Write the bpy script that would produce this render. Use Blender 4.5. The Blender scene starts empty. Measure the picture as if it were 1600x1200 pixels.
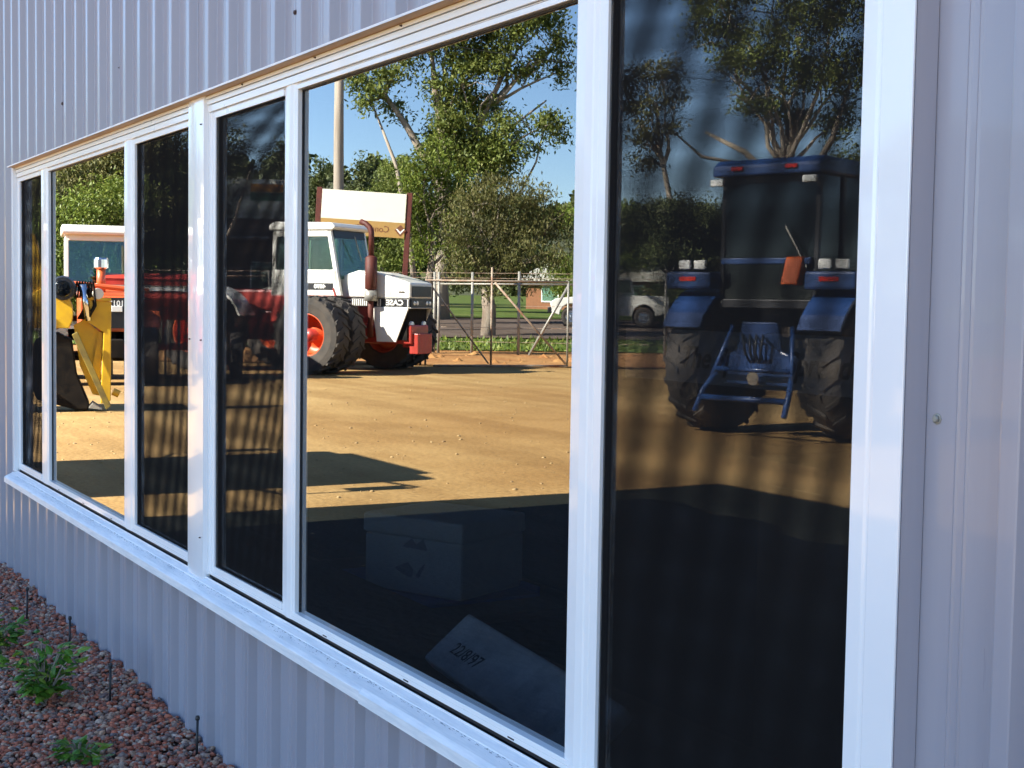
import bpy, math, random
import numpy as np
from mathutils import Vector, Matrix

random.seed(7); rng = np.random.default_rng(7)
S = bpy.context.scene
COL = S.collection
R = math.radians

# ------------------------------------------------------------------ camera
cd = bpy.data.cameras.new('camera'); cam = bpy.data.objects.new('camera', cd); COL.objects.link(cam)
cd.sensor_width = 36.0; cd.lens = 49.5; cd.clip_start = 0.05; cd.clip_end = 3000
yaw, pitch, roll = R(30.206), R(3.378), R(0.890)
F_ = Vector((-math.cos(yaw)*math.cos(pitch), math.sin(yaw)*math.cos(pitch), -math.sin(pitch)))
r_ = Vector((math.sin(yaw), math.cos(yaw), 0)); u_ = r_.cross(F_)
R_ = r_*math.cos(roll) + u_*math.sin(roll); U_ = -r_*math.sin(roll) + u_*math.cos(roll)
M = Matrix((( R_.x, U_.x, -F_.x), (R_.y, U_.y, -F_.y), (R_.z, U_.z, -F_.z))).to_4x4()
M.translation = Vector((0, -1.54, 1.55))
cam.matrix_world = M
S.camera = cam

# ------------------------------------------------------------------ sky and sun
SUN_EL = R(35)
sun_from = Vector((-0.05, 1.0, math.tan(SUN_EL))).normalized()
W = bpy.data.worlds.new('World'); S.world = W; W.use_nodes = True
nt = W.node_tree; bg = nt.nodes['Background']
sky = nt.nodes.new('ShaderNodeTexSky'); sky.sky_type = 'NISHITA'; sky.sun_disc = False
sky.sun_elevation = SUN_EL; sky.sun_rotation = math.atan2(-0.05, 1.0)
sky.altitude = 600; sky.air_density = 1.0; sky.dust_density = 0.0; sky.ozone_density = 4.5
nt.links.new(sky.outputs[0], bg.inputs[0]); bg.inputs[1].default_value = 0.06
sd = bpy.data.lights.new('sun', 'SUN'); sd.energy = 5.0; sd.angle = R(0.5); sd.color = (1.0, 0.93, 0.80)
sun = bpy.data.objects.new('sun', sd); COL.objects.link(sun)
sun.rotation_euler = (-sun_from).to_track_quat('-Z', 'Y').to_euler()
sun.location = (0, 20, 30)

S.view_settings.view_transform = 'Standard'; S.view_settings.look = 'None'
S.view_settings.exposure = 3.05; S.view_settings.gamma = 1.0
S.view_settings.use_curve_mapping = False
S.render.engine = 'CYCLES'
cy = S.cycles
cy.use_denoising = True
cy.max_bounces = 10; cy.diffuse_bounces = 4; cy.glossy_bounces = 6; cy.transmission_bounces = 8
cy.transparent_max_bounces = 40; cy.sample_clamp_indirect = 8.0
cy.caustics_reflective = False; cy.caustics_refractive = False

# ------------------------------------------------------------------ materials
MATS = {}
def nodes_of(name):
    m = bpy.data.materials.new(name); m.use_nodes = True
    return m, m.node_tree, m.node_tree.nodes['Principled BSDF']

def mat(name, col, rough=0.5, metal=0.0, var=0.0, scale=8.0, col2=None, bump=0.0, bscale=60.0, coat=0.0, spec=0.5, coords='Object', stretch=None, island=0.0):
    if name in MATS: return MATS[name]
    m, t, b = nodes_of(name)
    b.inputs['Roughness'].default_value = rough; b.inputs['Metallic'].default_value = metal
    b.inputs['Specular IOR Level'].default_value = spec
    b.inputs['Coat Weight'].default_value = coat; b.inputs['Coat Roughness'].default_value = 0.04
    c = (*col, 1)
    b.inputs['Base Color'].default_value = c
    tc = t.nodes.new('ShaderNodeTexCoord')
    src = tc.outputs[coords]
    if stretch:
        mp = t.nodes.new('ShaderNodeMapping'); mp.inputs['Scale'].default_value = stretch
        t.links.new(src, mp.inputs[0]); src = mp.outputs[0]
    out = None
    if var > 0 or col2:
        n = t.nodes.new('ShaderNodeTexNoise'); n.inputs['Scale'].default_value = scale; n.inputs['Detail'].default_value = 6
        n.inputs['Roughness'].default_value = 0.62
        t.links.new(src, n.inputs['Vector'])
        cr = t.nodes.new('ShaderNodeValToRGB'); e = cr.color_ramp.elements
        e[0].position = 0.32; e[1].position = 0.68
        c2 = col2 if col2 else tuple(x*(1-var) for x in col)
        e[0].color = (*c2, 1); e[1].color = c
        t.links.new(n.outputs['Fac'], cr.inputs[0]); out = cr.outputs[0]
        if var > 0:
            mr = t.nodes.new('ShaderNodeMapRange'); mr.inputs['To Min'].default_value = max(0.02, rough-0.12); mr.inputs['To Max'].default_value = min(1, rough+0.12)
            t.links.new(n.outputs['Fac'], mr.inputs['Value']); t.links.new(mr.outputs[0], b.inputs['Roughness'])
    if island > 0:
        g = t.nodes.new('ShaderNodeNewGeometry')
        hs = t.nodes.new('ShaderNodeHueSaturation')
        mr = t.nodes.new('ShaderNodeMapRange'); mr.inputs['To Min'].default_value = 1-island; mr.inputs['To Max'].default_value = 1+island
        t.links.new(g.outputs['Random Per Island'], mr.inputs['Value']); t.links.new(mr.outputs[0], hs.inputs['Value'])
        if out: t.links.new(out, hs.inputs['Color'])
        else: hs.inputs['Color'].default_value = c
        out = hs.outputs[0]
    if out: t.links.new(out, b.inputs['Base Color'])
    if bump > 0:
        n2 = t.nodes.new('ShaderNodeTexNoise'); n2.inputs['Scale'].default_value = bscale; n2.inputs['Detail'].default_value = 4
        t.links.new(src, n2.inputs['Vector'])
        bp = t.nodes.new('ShaderNodeBump'); bp.inputs['Strength'].default_value = bump; bp.inputs['Distance'].default_value = 0.02
        t.links.new(n2.outputs['Fac'], bp.inputs['Height']); t.links.new(bp.outputs[0], b.inputs['Normal'])
    MATS[name] = m
    return m

def ramp_island(name, stops, rough=0.8, transl=0.0, noise=0.0, spec=0.3):
    """colour picked at random per loose piece"""
    m, t, b = nodes_of(name)
    g = t.nodes.new('ShaderNodeNewGeometry'); cr = t.nodes.new('ShaderNodeValToRGB')
    e = cr.color_ramp.elements
    while len(e) < len(stops): e.new(0.5)
    for el, (p, c) in zip(e, stops): el.position = p; el.color = (*c, 1)
    t.links.new(g.outputs['Random Per Island'], cr.inputs[0])
    src = cr.outputs[0]
    if noise > 0:
        tc = t.nodes.new('ShaderNodeTexCoord'); n = t.nodes.new('ShaderNodeTexNoise'); n.inputs['Scale'].default_value = noise
        t.links.new(tc.outputs['Object'], n.inputs['Vector'])
        hs = t.nodes.new('ShaderNodeHueSaturation'); mr = t.nodes.new('ShaderNodeMapRange')
        mr.inputs['From Min'].default_value = .3; mr.inputs['From Max'].default_value = .7
        mr.inputs['To Min'].default_value = 0.6; mr.inputs['To Max'].default_value = 1.35
        t.links.new(n.outputs['Fac'], mr.inputs['Value']); t.links.new(mr.outputs[0], hs.inputs['Value'])
        t.links.new(src, hs.inputs['Color']); src = hs.outputs[0]
    t.links.new(src, b.inputs['Base Color'])
    b.inputs['Roughness'].default_value = rough; b.inputs['Specular IOR Level'].default_value = spec
    if transl > 0:
        tr = t.nodes.new('ShaderNodeBsdfTranslucent'); mx = t.nodes.new('ShaderNodeMixShader'); mx.inputs[0].default_value = transl
        t.links.new(src, tr.inputs[0]); t.links.new(b.outputs[0], mx.inputs[1]); t.links.new(tr.outputs[0], mx.inputs[2])
        t.links.new(mx.outputs[0], t.nodes['Material Output'].inputs[0])
    MATS[name] = m
    return m

def glass_mat(name, refl=(0.215, 0.221, 0.229), trans=(0.33, 0.35, 0.375)):
    """reflective tinted glazing: mirror-like coat in front, dark tint behind"""
    m = bpy.data.materials.new(name); m.use_nodes = True; t = m.node_tree
    for n in list(t.nodes): t.nodes.remove(n)
    o = t.nodes.new('ShaderNodeOutputMaterial')
    gl = t.nodes.new('ShaderNodeBsdfGlossy'); gl.inputs['Roughness'].default_value = 0.0
    tr = t.nodes.new('ShaderNodeBsdfTransparent'); tr.inputs[0].default_value = (*trans, 1)
    lw = t.nodes.new('ShaderNodeLayerWeight'); lw.inputs['Blend'].default_value = 0.5
    pw = t.nodes.new('ShaderNodeMath'); pw.operation = 'POWER'; pw.inputs[1].default_value = 5.0
    t.links.new(lw.outputs['Facing'], pw.inputs[0])
    s = max(refl); mr = t.nodes.new('ShaderNodeMapRange')
    mr.inputs['To Min'].default_value = s; mr.inputs['To Max'].default_value = 1.0
    t.links.new(pw.outputs[0], mr.inputs['Value'])
    gl.inputs[0].default_value = (refl[0]/s, refl[1]/s, refl[2]/s, 1)
    mx = t.nodes.new('ShaderNodeMixShader')
    t.links.new(mr.outputs[0], mx.inputs[0]); t.links.new(tr.outputs[0], mx.inputs[1]); t.links.new(gl.outputs[0], mx.inputs[2])
    t.links.new(mx.outputs[0], o.inputs[0])
    MATS[name] = m
    return m

def screen_mat(name, pitch_=0.0015, wire=0.39, wirez=0.30):
    """woven fly-screen: dark wires with open holes between them"""
    m, t, b = nodes_of(name)
    b.inputs['Base Color'].default_value = (0.016, 0.015, 0.015, 1); b.inputs['Roughness'].default_value = 0.9; b.inputs['Specular IOR Level'].default_value = 0.0
    tc = t.nodes.new('ShaderNodeTexCoord'); sp = t.nodes.new('ShaderNodeSeparateXYZ'); t.links.new(tc.outputs['Object'], sp.inputs[0])
    def wires(out, w):
        a = t.nodes.new('ShaderNodeMath'); a.operation = 'MULTIPLY'; a.inputs[1].default_value = 1/pitch_; t.links.new(out, a.inputs[0])
        f = t.nodes.new('ShaderNodeMath'); f.operation = 'FRACT'; t.links.new(a.outputs[0], f.inputs[0])
        l = t.nodes.new('ShaderNodeMath'); l.operation = 'LESS_THAN'; l.inputs[1].default_value = w; t.links.new(f.outputs[0], l.inputs[0])
        return l.outputs[0]
    mxx = t.nodes.new('ShaderNodeMath'); mxx.operation = 'MAXIMUM'
    t.links.new(wires(sp.outputs['X'], wire), mxx.inputs[0]); t.links.new(wires(sp.outputs['Z'], wirez), mxx.inputs[1])
    tr = t.nodes.new('ShaderNodeBsdfTransparent'); mx = t.nodes.new('ShaderNodeMixShader')
    t.links.new(mxx.outputs[0], mx.inputs[0]); t.links.new(tr.outputs[0], mx.inputs[1]); t.links.new(b.outputs[0], mx.inputs[2])
    t.links.new(mx.outputs[0], t.nodes['Material Output'].inputs[0])
    MATS[name] = m
    return m

def soil_mat(name, c1, c2, c3, s1=0.25, s2=3.0, s3=40, bump=0.6):
    m, t, b = nodes_of(name)
    tc = t.nodes.new('ShaderNodeTexCoord')
    def noise(s, d=6, st=None):
        n = t.nodes.new('ShaderNodeTexNoise'); n.inputs['Scale'].default_value = s; n.inputs['Detail'].default_value = d
        src = tc.outputs['Object']
        if st:
            mp = t.nodes.new('ShaderNodeMapping'); mp.inputs['Scale'].default_value = st; mp.inputs['Rotation'].default_value = (0, 0, 0.5)
            t.links.new(src, mp.inputs[0]); src = mp.outputs[0]
        t.links.new(src, n.inputs['Vector']); return n.outputs['Fac']
    def ramp(fac, a, bb, p0=.35, p1=.65):
        r = t.nodes.new('ShaderNodeValToRGB'); e = r.color_ramp.elements
        e[0].position = p0; e[1].position = p1; e[0].color = (*a, 1); e[1].color = (*bb, 1); t.links.new(fac, r.inputs[0]); return r.outputs[0]
    big = ramp(noise(s1, 4, (1, 2.2, 1)), c1, c2)
    trk = ramp(noise(s1*6, 3, (0.12, 2.4, 1)), (0.80, 0.76, 0.72), (1, 1, 1), .40, .58)
    mid = ramp(noise(s2), c3, (1, 1, 1), .38, .6)
    fine = ramp(noise(s3, 3), (0.55, 0.52, 0.5), (1.15, 1.15, 1.15), .36, .56)
    def mul(a, bb, f):
        x = t.nodes.new('ShaderNodeMixRGB'); x.blend_type = 'MULTIPLY'; x.inputs[0].default_value = f
        t.links.new(a, x.inputs[1]); t.links.new(bb, x.inputs[2]); return x.outputs[0]
    t.links.new(mul(mul(mul(big, mid, 0.55), fine, 0.38), trk, 0.8), b.inputs['Base Color'])
    b.inputs['Roughness'].default_value = 0.95; b.inputs['Specular IOR Level'].default_value = 0.15
    bp = t.nodes.new('ShaderNodeBump'); bp.inputs['Strength'].default_value = bump; bp.inputs['Distance'].default_value = 0.04
    t.links.new(noise(s3*0.5, 5), bp.inputs['Height']); t.links.new(bp.outputs[0], b.inputs['Normal'])
    MATS[name] = m
    return m

frame_white = mat('white_powdercoat', (0.87, 0.87, 0.86), 0.32, var=0.04, scale=5, coat=0.35)
trim_white = mat('white_gloss_flashing', (0.87, 0.87, 0.87), 0.22, var=0.03, scale=3, coat=0.8)
sill_white = mat('weathered_white_sill', (0.87, 0.86, 0.85), 0.45, scale=30, col2=(0.66, 0.68, 0.70), stretch=(0.25, 3, 3))
clad = mat('lilac_grey_steel', (0.335, 0.322, 0.362), 0.32, var=0.10, scale=2.5, coat=0.25, bump=0.05, bscale=3.0, stretch=(5, 5, 0.25))
clad_dark = mat('dark_filler', (0.02, 0.02, 0.025), 0.9)
tan = mat('warm_bounce_tan', (0.74, 0.46, 0.25), 0.6, var=0.25, scale=12, stretch=(0.4, 4, 4))  # warm light bounced up from the sunlit yard, put into the colour
rubber = mat('black_glazing_rubber', (0.012, 0.012, 0.015), 0.6)
steel = mat('galvanised_steel', (0.36, 0.345, 0.30), 0.5, metal=0.3, var=0.25, scale=9)
rustysteel = mat('rusty_pipe', (0.50, 0.44, 0.34), 0.7, scale=3.5, col2=(0.24, 0.10, 0.045))
chrome = mat('chrome', (0.75, 0.76, 0.78), 0.15, metal=1.0)
black = mat('black_paint', (0.015, 0.015, 0.017), 0.4, var=0.3, scale=6)
grimy = mat('grimy_iron', (0.022, 0.018, 0.014), 0.8, col2=(0.008, 0.007, 0.007), scale=7, spec=0.1)
tyre_m = mat('tyre_rubber', (0.030, 0.028, 0.026), 0.85, col2=(0.075, 0.060, 0.045), scale=5, bump=0.3, bscale=30)
whitep = mat('white_tractor_paint', (0.78, 0.76, 0.68), 0.32, var=0.07, scale=4, coat=0.4)
orangep = mat('orange_tractor_paint', (0.62, 0.12, 0.03), 0.38, var=0.25, scale=5, coat=0.3)
redp = mat('red_paint', (0.45, 0.045, 0.03), 0.4, var=0.25, scale=5, coat=0.3)
rustred = mat('rust_red_paint', (0.115, 0.022, 0.012), 0.65, var=0.4, scale=6)
yellowp = mat('yellow_machine_paint', (0.75, 0.46, 0.015), 0.4, col2=(0.55, 0.32, 0.02), scale=5, coat=0.2)
bluep = mat('blue_tractor_paint', (0.010, 0.048, 0.175), 0.45, var=0.2, scale=5, coat=0.4)
cabglass = glass_mat('cab_glass', (0.07, 0.075, 0.075), (0.55, 0.68, 0.62)); darkcab = glass_mat('dark_cab_glass', (0.05, 0.052, 0.055), (0.22, 0.26, 0.26))
lampglass = mat('lamp_glass', (0.75, 0.75, 0.72), 0.12, spec=0.8, coat=0.8)
redlamp = mat('red_lens', (0.55, 0.02, 0.01), 0.2, coat=0.6)
amber = mat('amber_lens', (0.75, 0.13, 0.01), 0.25, coat=0.5)
bark = mat('gum_bark', (0.36, 0.30, 0.23), 0.9, col2=(0.17, 0.12, 0.085), scale=2.5, bump=0.6, bscale=9, stretch=(2, 2, 0.5))
palebark = mat('pale_gum_bark', (0.42, 0.36, 0.28), 0.85, col2=(0.26, 0.20, 0.15), scale=1.8, bump=0.4, bscale=8, stretch=(2, 2, 0.4))
polewood = mat('weathered_pole_timber', (0.36, 0.31, 0.25), 0.9, col2=(0.24, 0.20, 0.16), scale=5, stretch=(3, 3, 0.15))
brick = mat('orange_brick', (0.24, 0.105, 0.045), 0.9, col2=(0.16, 0.07, 0.035), scale=3)
roofpale = mat('pale_sheet_roof', (0.40, 0.39, 0.33), 0.5, var=0.08, scale=1)
foam = mat('white_foam', (0.82, 0.82, 0.80), 0.7, var=0.10, scale=14, bump=0.2, bscale=120)
card = mat('grey_wrapped_board', (0.62, 0.63, 0.66), 0.6, col2=(0.36, 0.37, 0.41), scale=10, bump=0.3, bscale=40)
bluetray = mat('blue_plastic', (0.03, 0.07, 0.35), 0.4, var=0.1)
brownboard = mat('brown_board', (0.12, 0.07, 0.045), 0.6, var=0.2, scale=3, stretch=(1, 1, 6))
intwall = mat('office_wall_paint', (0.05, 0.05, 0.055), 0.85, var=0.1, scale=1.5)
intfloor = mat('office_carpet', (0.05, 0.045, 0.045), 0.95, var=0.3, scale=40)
ink = mat('black_ink', (0.01, 0.01, 0.012), 0.6)
brownink = mat('brown_sign_paint', (0.17, 0.06, 0.02), 0.6)
signcream = mat('cream_sign_paint', (0.76, 0.74, 0.62), 0.55, var=0.05, scale=3)
signtan = mat('ochre_sign_paint', (0.40, 0.245, 0.07), 0.6, var=0.08, scale=3)
signwhite = mat('white_sign_paint', (0.8, 0.8, 0.76), 0.5)
poly_pipe = mat('black_poly_pipe', (0.012, 0.012, 0.014), 0.5)
asphalt = soil_mat('asphalt', (0.115, 0.085, 0.066), (0.135, 0.105, 0.085), (0.8, 0.8, 0.8), 0.15, 2.0, 30, 0.3)
dirt = soil_mat('yard_dirt', (0.345, 0.205, 0.075), (0.42, 0.285, 0.118), (0.74, 0.69, 0.62), 0.10, 1.1, 24, 0.35)
grassm = soil_mat('mown_grass', (0.075, 0.135, 0.022), (0.14, 0.17, 0.045), (0.62, 0.6, 0.5), 0.5, 3, 20, 0.8)
redsoil = soil_mat('red_soil', (0.40, 0.19, 0.07), (0.47, 0.26, 0.10), (0.6, 0.55, 0.5), 0.5, 4, 30, 0.9)
bedsoil = soil_mat('bed_soil', (0.10, 0.06, 0.04), (0.14, 0.09, 0.07), (0.7, 0.7, 0.7), 1, 8, 60, 0.5)
stonem = ramp_island('river_gravel', [(0.0, (0.464, 0.136, 0.072)), (0.36, (0.368, 0.112, 0.060)), (0.54, (0.208, 0.136, 0.112)), (0.68, (0.496, 0.288, 0.176)), (0.82, (0.160, 0.120, 0.112)), (1.0, (0.576, 0.400, 0.288))], 0.75, noise=60)
leaf_gum = ramp_island('gum_leaves', [(0, (0.088, 0.123, 0.024)), (.5, (0.162, 0.201, 0.040)), (1, (0.245, 0.265, 0.067))], 0.55, transl=0.3, noise=0.35)
leaf_green = ramp_island('bright_leaves', [(0, (0.089, 0.136, 0.018)), (.5, (0.155, 0.208, 0.028)), (1, (0.235, 0.263, 0.050))], 0.5, transl=0.3, noise=0.35)
leaf_olive = ramp_island('olive_leaves', [(0, (0.091, 0.099, 0.030)), (.5, (0.145, 0.143, 0.043)), (1, (0.212, 0.192, 0.071))], 0.6, transl=0.3, noise=0.4)
leaf_dark = ramp_island('dark_needles', [(0, (0.040, 0.058, 0.018)), (.5, (0.075, 0.095, 0.028)), (1, (0.115, 0.125, 0.04))], 0.6, transl=0.2, noise=0.3)
leaf_shrub = ramp_island('shrub_leaves', [(0, (0.05, 0.13, 0.015)), (.5, (0.10, 0.24, 0.025)), (1, (0.28, 0.38, 0.05))], 0.4, transl=0.3)
glass = glass_mat('tinted_window_glass')
clear = bpy.data.materials.new('clear_glass_back'); clear.use_nodes = True
_t = clear.node_tree; _t.nodes.remove(_t.nodes['Principled BSDF']); _tr = _t.nodes.new('ShaderNodeBsdfTransparent'); _tr.inputs[0].default_value = (0.95, 0.97, 0.96, 1)
_t.links.new(_tr.outputs[0], _t.nodes['Material Output'].inputs[0])
def pane_faces(o):
    o.data.materials.append(clear)
    for p in o.data.polygons: p.material_index = 0 if p.normal.y < -0.9 else 1
    return o
flyscreen = screen_mat('fly_screen_mesh', wire=0.41); densescreen = screen_mat('dense_fly_screen_mesh', wire=0.43, wirez=0.36)

# ------------------------------------------------------------------ mesh helpers
class MB:
    def __init__(s): s.v = []; s.f = []; s.T = None
    def add(s, vs, fs):
        o = len(s.v)
        if s.T is not None: vs = [tuple(s.T @ Vector(p)) for p in vs]
        s.v += [tuple(p) for p in vs]; s.f += [tuple(i+o for i in q) for q in fs]; return s
    def box(s, x0, x1, y0, y1, z0, z1):
        return s.add([(x0,y0,z0),(x1,y0,z0),(x1,y1,z0),(x0,y1,z0),(x0,y0,z1),(x1,y0,z1),(x1,y1,z1),(x0,y1,z1)],
                     [(0,3,2,1),(4,5,6,7),(0,1,5,4),(1,2,6,5),(2,3,7,6),(3,0,4,7)])
    def prism(s, pts, a0, a1, axis='y'):
        """outline pts (two coords) pushed from a0 to a1 along an axis; coords are (x,z) for y, (x,y) for z, (y,z) for x"""
        n = len(pts)
        def P(p, a): return {'y': (p[0], a, p[1]), 'z': (p[0], p[1], a), 'x': (a, p[0], p[1])}[axis]
        vs = [P(p, a0) for p in pts] + [P(p, a1) for p in pts]
        fs = [tuple(range(n)), tuple(range(2*n-1, n-1, -1))] + [(i, n+i, n+(i+1) % n, (i+1) % n) for i in range(n)]
        return s.add(vs, fs)
    def tube(s, pts, rad, n=8, cap=True):
        pts = [Vector(p) for p in pts]
        if not hasattr(rad, '__len__'): rad = [rad]*len(pts)
        vs = []; fs = []
        ref = None
        for i, p in enumerate(pts):
            d = (pts[min(i+1, len(pts)-1)] - pts[max(i-1, 0)]).normalized()
            if ref is None:
                ref = Vector((0, 0, 1)) if abs(d.z) < 0.9 else Vector((1, 0, 0))
            a = d.cross(ref)
            if a.length < 1e-5: a = d.cross(Vector((0, 1, 0)))
            a.normalize(); b = a.cross(d); ref = -d.cross(a)
            for k in range(n):
                w = 2*math.pi*k/n
                vs.append(p + (a*math.cos(w) + b*math.sin(w))*rad[i])
        for i in range(len(pts)-1):
            for k in range(n):
                fs.append((i*n+k, i*n+(k+1) % n, (i+1)*n+(k+1) % n, (i+1)*n+k))
        if cap: fs += [tuple(range(n-1, -1, -1)), tuple(range((len(pts)-1)*n, len(pts)*n))]
        return s.add(vs, fs)
    def lathe(s, prof, n=32, axis='y', c=(0, 0, 0)):
        """profile (radius, along)"""
        vs = []; fs = []; m = len(prof)
        for k in range(n):
            w = 2*math.pi*k/n
            for r, a in prof:
                x, z = r*math.cos(w), r*math.sin(w)
                p = (x, a, z) if axis == 'y' else ((x, z, a) if axis == 'z' else (a, x, z))
                vs.append((p[0]+c[0], p[1]+c[1], p[2]+c[2]))
        for k in range(n):
            for i in range(m-1):
                fs.append((k*m+i, k*m+i+1, ((k+1) % n)*m+i+1, ((k+1) % n)*m+i))
        return s.add(vs, fs)
    def mesh(s, name, material, smooth=False):
        me = bpy.data.meshes.new(name); me.from_pydata(s.v, [], s.f); me.update()
        if material: me.materials.append(material)
        if smooth: me.polygons.foreach_set('use_smooth', [True]*len(me.polygons))
        return me
    def build(s, name, material, parent=None, smooth=False, bevel=0.0, seg=2, loc=None):
        import bmesh
        me = s.mesh(name, material, smooth)
        bm = bmesh.new(); bm.from_mesh(me); bmesh.ops.recalc_face_normals(bm, faces=bm.faces); bm.to_mesh(me); bm.free()
        return link(name, me, parent, bevel, seg, loc)

def link(name, me, parent=None, bevel=0.0, seg=2, loc=None):
    o = bpy.data.objects.new(name, me); COL.objects.link(o)
    if parent: o.parent = parent
    if loc: o.location = loc
    if bevel > 0:
        b = o.modifiers.new('bevel', 'BEVEL'); b.width = bevel; b.segments = seg; b.limit_method = 'ANGLE'; b.angle_limit = R(30)
    return o

def empty(name, loc, rz=0.0):
    o = bpy.data.objects.new(name, None); COL.objects.link(o); o.location = loc; o.rotation_euler = (0, 0, rz)
    o.empty_display_size = 0.2
    return o
def tag(o, label=None, cat=None, group=None, kind=None):
    if label: o['label'] = label
    if cat: o['category'] = cat
    if group: o['group'] = group
    if kind: o['kind'] = kind
    return o
def thing(name, label, cat, loc, rz=0.0, group=None):
    return tag(empty(name, loc, rz), label, cat, group)
def structure(o): o['kind'] = 'structure'; return o
def boxp(name, m, parent, *b, bevel=0.0):
    return MB().box(*b).build(name, m, parent, bevel=bevel)

def text_mesh(name, body, size, m, parent, matrix, extrude=0.002, sx=1.0, bold=0.0, shear=0.0):
    cu = bpy.data.curves.new(name, 'FONT'); cu.body = body; cu.size = size; cu.extrude = extrude; cu.align_x = 'CENTER'; cu.align_y = 'CENTER'
    cu.offset = bold; cu.shear = shear; cu.resolution_u = 3
    to = bpy.data.objects.new(name, cu); COL.objects.link(to)
    dg = bpy.context.evaluated_depsgraph_get()
    me = bpy.data.meshes.new_from_object(to.evaluated_get(dg))
    bpy.data.objects.remove(to); bpy.data.curves.remove(cu)
    me.name = name; me.materials.clear(); me.materials.append(m)
    me.transform(matrix @ Matrix.Diagonal((sx, 1, 1, 1)))
    return link(name, me, parent)
# text lying on a plane: x axis of the lettering, its up axis, its origin
def tm(origin, right, up):
    r, u = Vector(right).normalized(), Vector(up).normalized(); n = r.cross(u)
    m = Matrix(((r.x, u.x, n.x), (r.y, u.y, n.y), (r.z, u.z, n.z))).to_4x4(); m.translation = Vector(origin); return m

# ------------------------------------------------------------------ ground, road, verges (y < 0 is the yard)
NX, NY = -0.869, -0.495            # direction across the road
def sdist(x, y): return NX*x + NY*(y+1.52)
def gz(s):
    t = min(1, max(0, (s-33)/32.0)); a = 0.72*t*t*(3-2*t)
    return a + max(0, s-65)*0.008
def strip(name, m, s0, s1, t0, t1, dz, n=30, nt_=14):
    vs = []; fs = []
    for i in range(n+1):
        s = s0 + (s1-s0)*(i/n)**1.0
        for j in range(nt_+1):
            t = t0 + (t1-t0)*j/nt_
            x, y = NX*s - NY*t, NY*s + NX*t - 1.52
            vs.append((x, y, gz(s)+dz))
    for i in range(n):
        for j in range(nt_):
            a = i*(nt_+1)+j; fs.append((a, a+1, a+nt_+2, a+nt_+1))
    b = MB(); b.add(vs, fs)
    return structure(b.build(name, m, None, smooth=True))
# sheet to the horizon: fine near, coarse far
ss = [-300, -120, -40, -10, 0, 10, 20, 30, 33, 35, 37, 39, 41, 43, 45, 47, 49, 51, 53, 55, 57, 59, 61, 63, 65, 70, 80, 100, 150, 250, 400, 700, 1400]
vs = []; fs = []; tt = [-1200, -500, -200, -100, -50, -25, 0, 25, 50, 100, 200, 500, 1200]
for s in ss:
    for t in tt: vs.append((NX*s - NY*t, NY*s + NX*t - 1.52, gz(s)))
for i in range(len(ss)-1):
    for j in range(len(tt)-1):
        a = i*len(tt)+j; fs.append((a, a+1, a+len(tt)+1, a+len(tt)))
structure(MB().add(vs, fs).build('ground', dirt, None, smooth=True))
strip('bare_soil_strip', redsoil, 31.5, 39.2, -60, 60, 0.03, 40, 40)
strip('grass_verge', grassm, 39.0, 45.2, -150, 150, 0.06, 20)
strip('road', asphalt, 45.0, 60.0, -300, 300, 0.10, 40)
strip('far_grass', grassm, 59.8, 400, -400, 400, 0.14, 120)
# low mound of soil along the gate line, uneven
def mound(n=130):
    b = MB()
    for k in range(n):
        s = 32.5 + rng.random()*5.5; t = -14 + rng.random()*22
        x, y = NX*s - NY*t, NY*s + NX*t - 1.52
        r = 0.05 + 0.16*rng.random()**2
        vs_ = []; nn = 7
        for i in range(nn):
            w = 2*math.pi*i/nn; rr = r*(0.7+0.6*rng.random())
            vs_.append((x+rr*math.cos(w), y+rr*math.sin(w), gz(s)+0.02))
        vs_.append((x, y, gz(s)+0.04+r*0.45))
        b.add(vs_, [(i, (i+1) % nn, nn) for i in range(nn)])
    return b
structure(mound().build('soil_clods', redsoil, None, smooth=False))['kind'] = 'stuff'
bpy.data.objects['soil_clods']['label'] = 'low lumps of red soil scattered along the gate'; bpy.data.objects['soil_clods']['category'] = 'soil'
# loose stones on the yard
def stone_verts(n):
    t = (1+5**.5)/2
    v = np.array([(-1,t,0),(1,t,0),(-1,-t,0),(1,-t,0),(0,-1,t),(0,1,t),(0,-1,-t),(0,1,-t),(t,0,-1),(t,0,1),(-t,0,-1),(-t,0,1)], float)
    v /= np.linalg.norm(v[0])
    f = np.array([(0,11,5),(0,5,1),(0,1,7),(0,7,10),(0,10,11),(1,5,9),(5,11,4),(11,10,2),(10,7,6),(7,1,8),(3,9,4),(3,4,2),(3,2,6),(3,6,8),(3,8,9),(4,9,5),(2,4,11),(6,2,10),(8,6,7),(9,8,1)])
    return v, f
def np_mesh(name, V, Fc, m, smooth=False):
    me = bpy.data.meshes.new(name); nv = len(V); k = Fc.shape[1]; nf = len(Fc)
    me.vertices.add(nv); me.vertices.foreach_set('co', np.asarray(V, np.float32).ravel())
    me.loops.add(nf*k); me.loops.foreach_set('vertex_index', np.asarray(Fc, np.int32).ravel())
    me.polygons.add(nf); me.polygons.foreach_set('loop_start', np.arange(nf, dtype=np.int32)*k)
    try: me.polygons.foreach_set('loop_total', np.full(nf, k, dtype=np.int32))
    except Exception: pass
    if smooth: me.polygons.foreach_set('use_smooth', np.ones(nf, bool))
    me.materials.append(m); me.update(calc_edges=True); me.validate()
    return me
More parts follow.
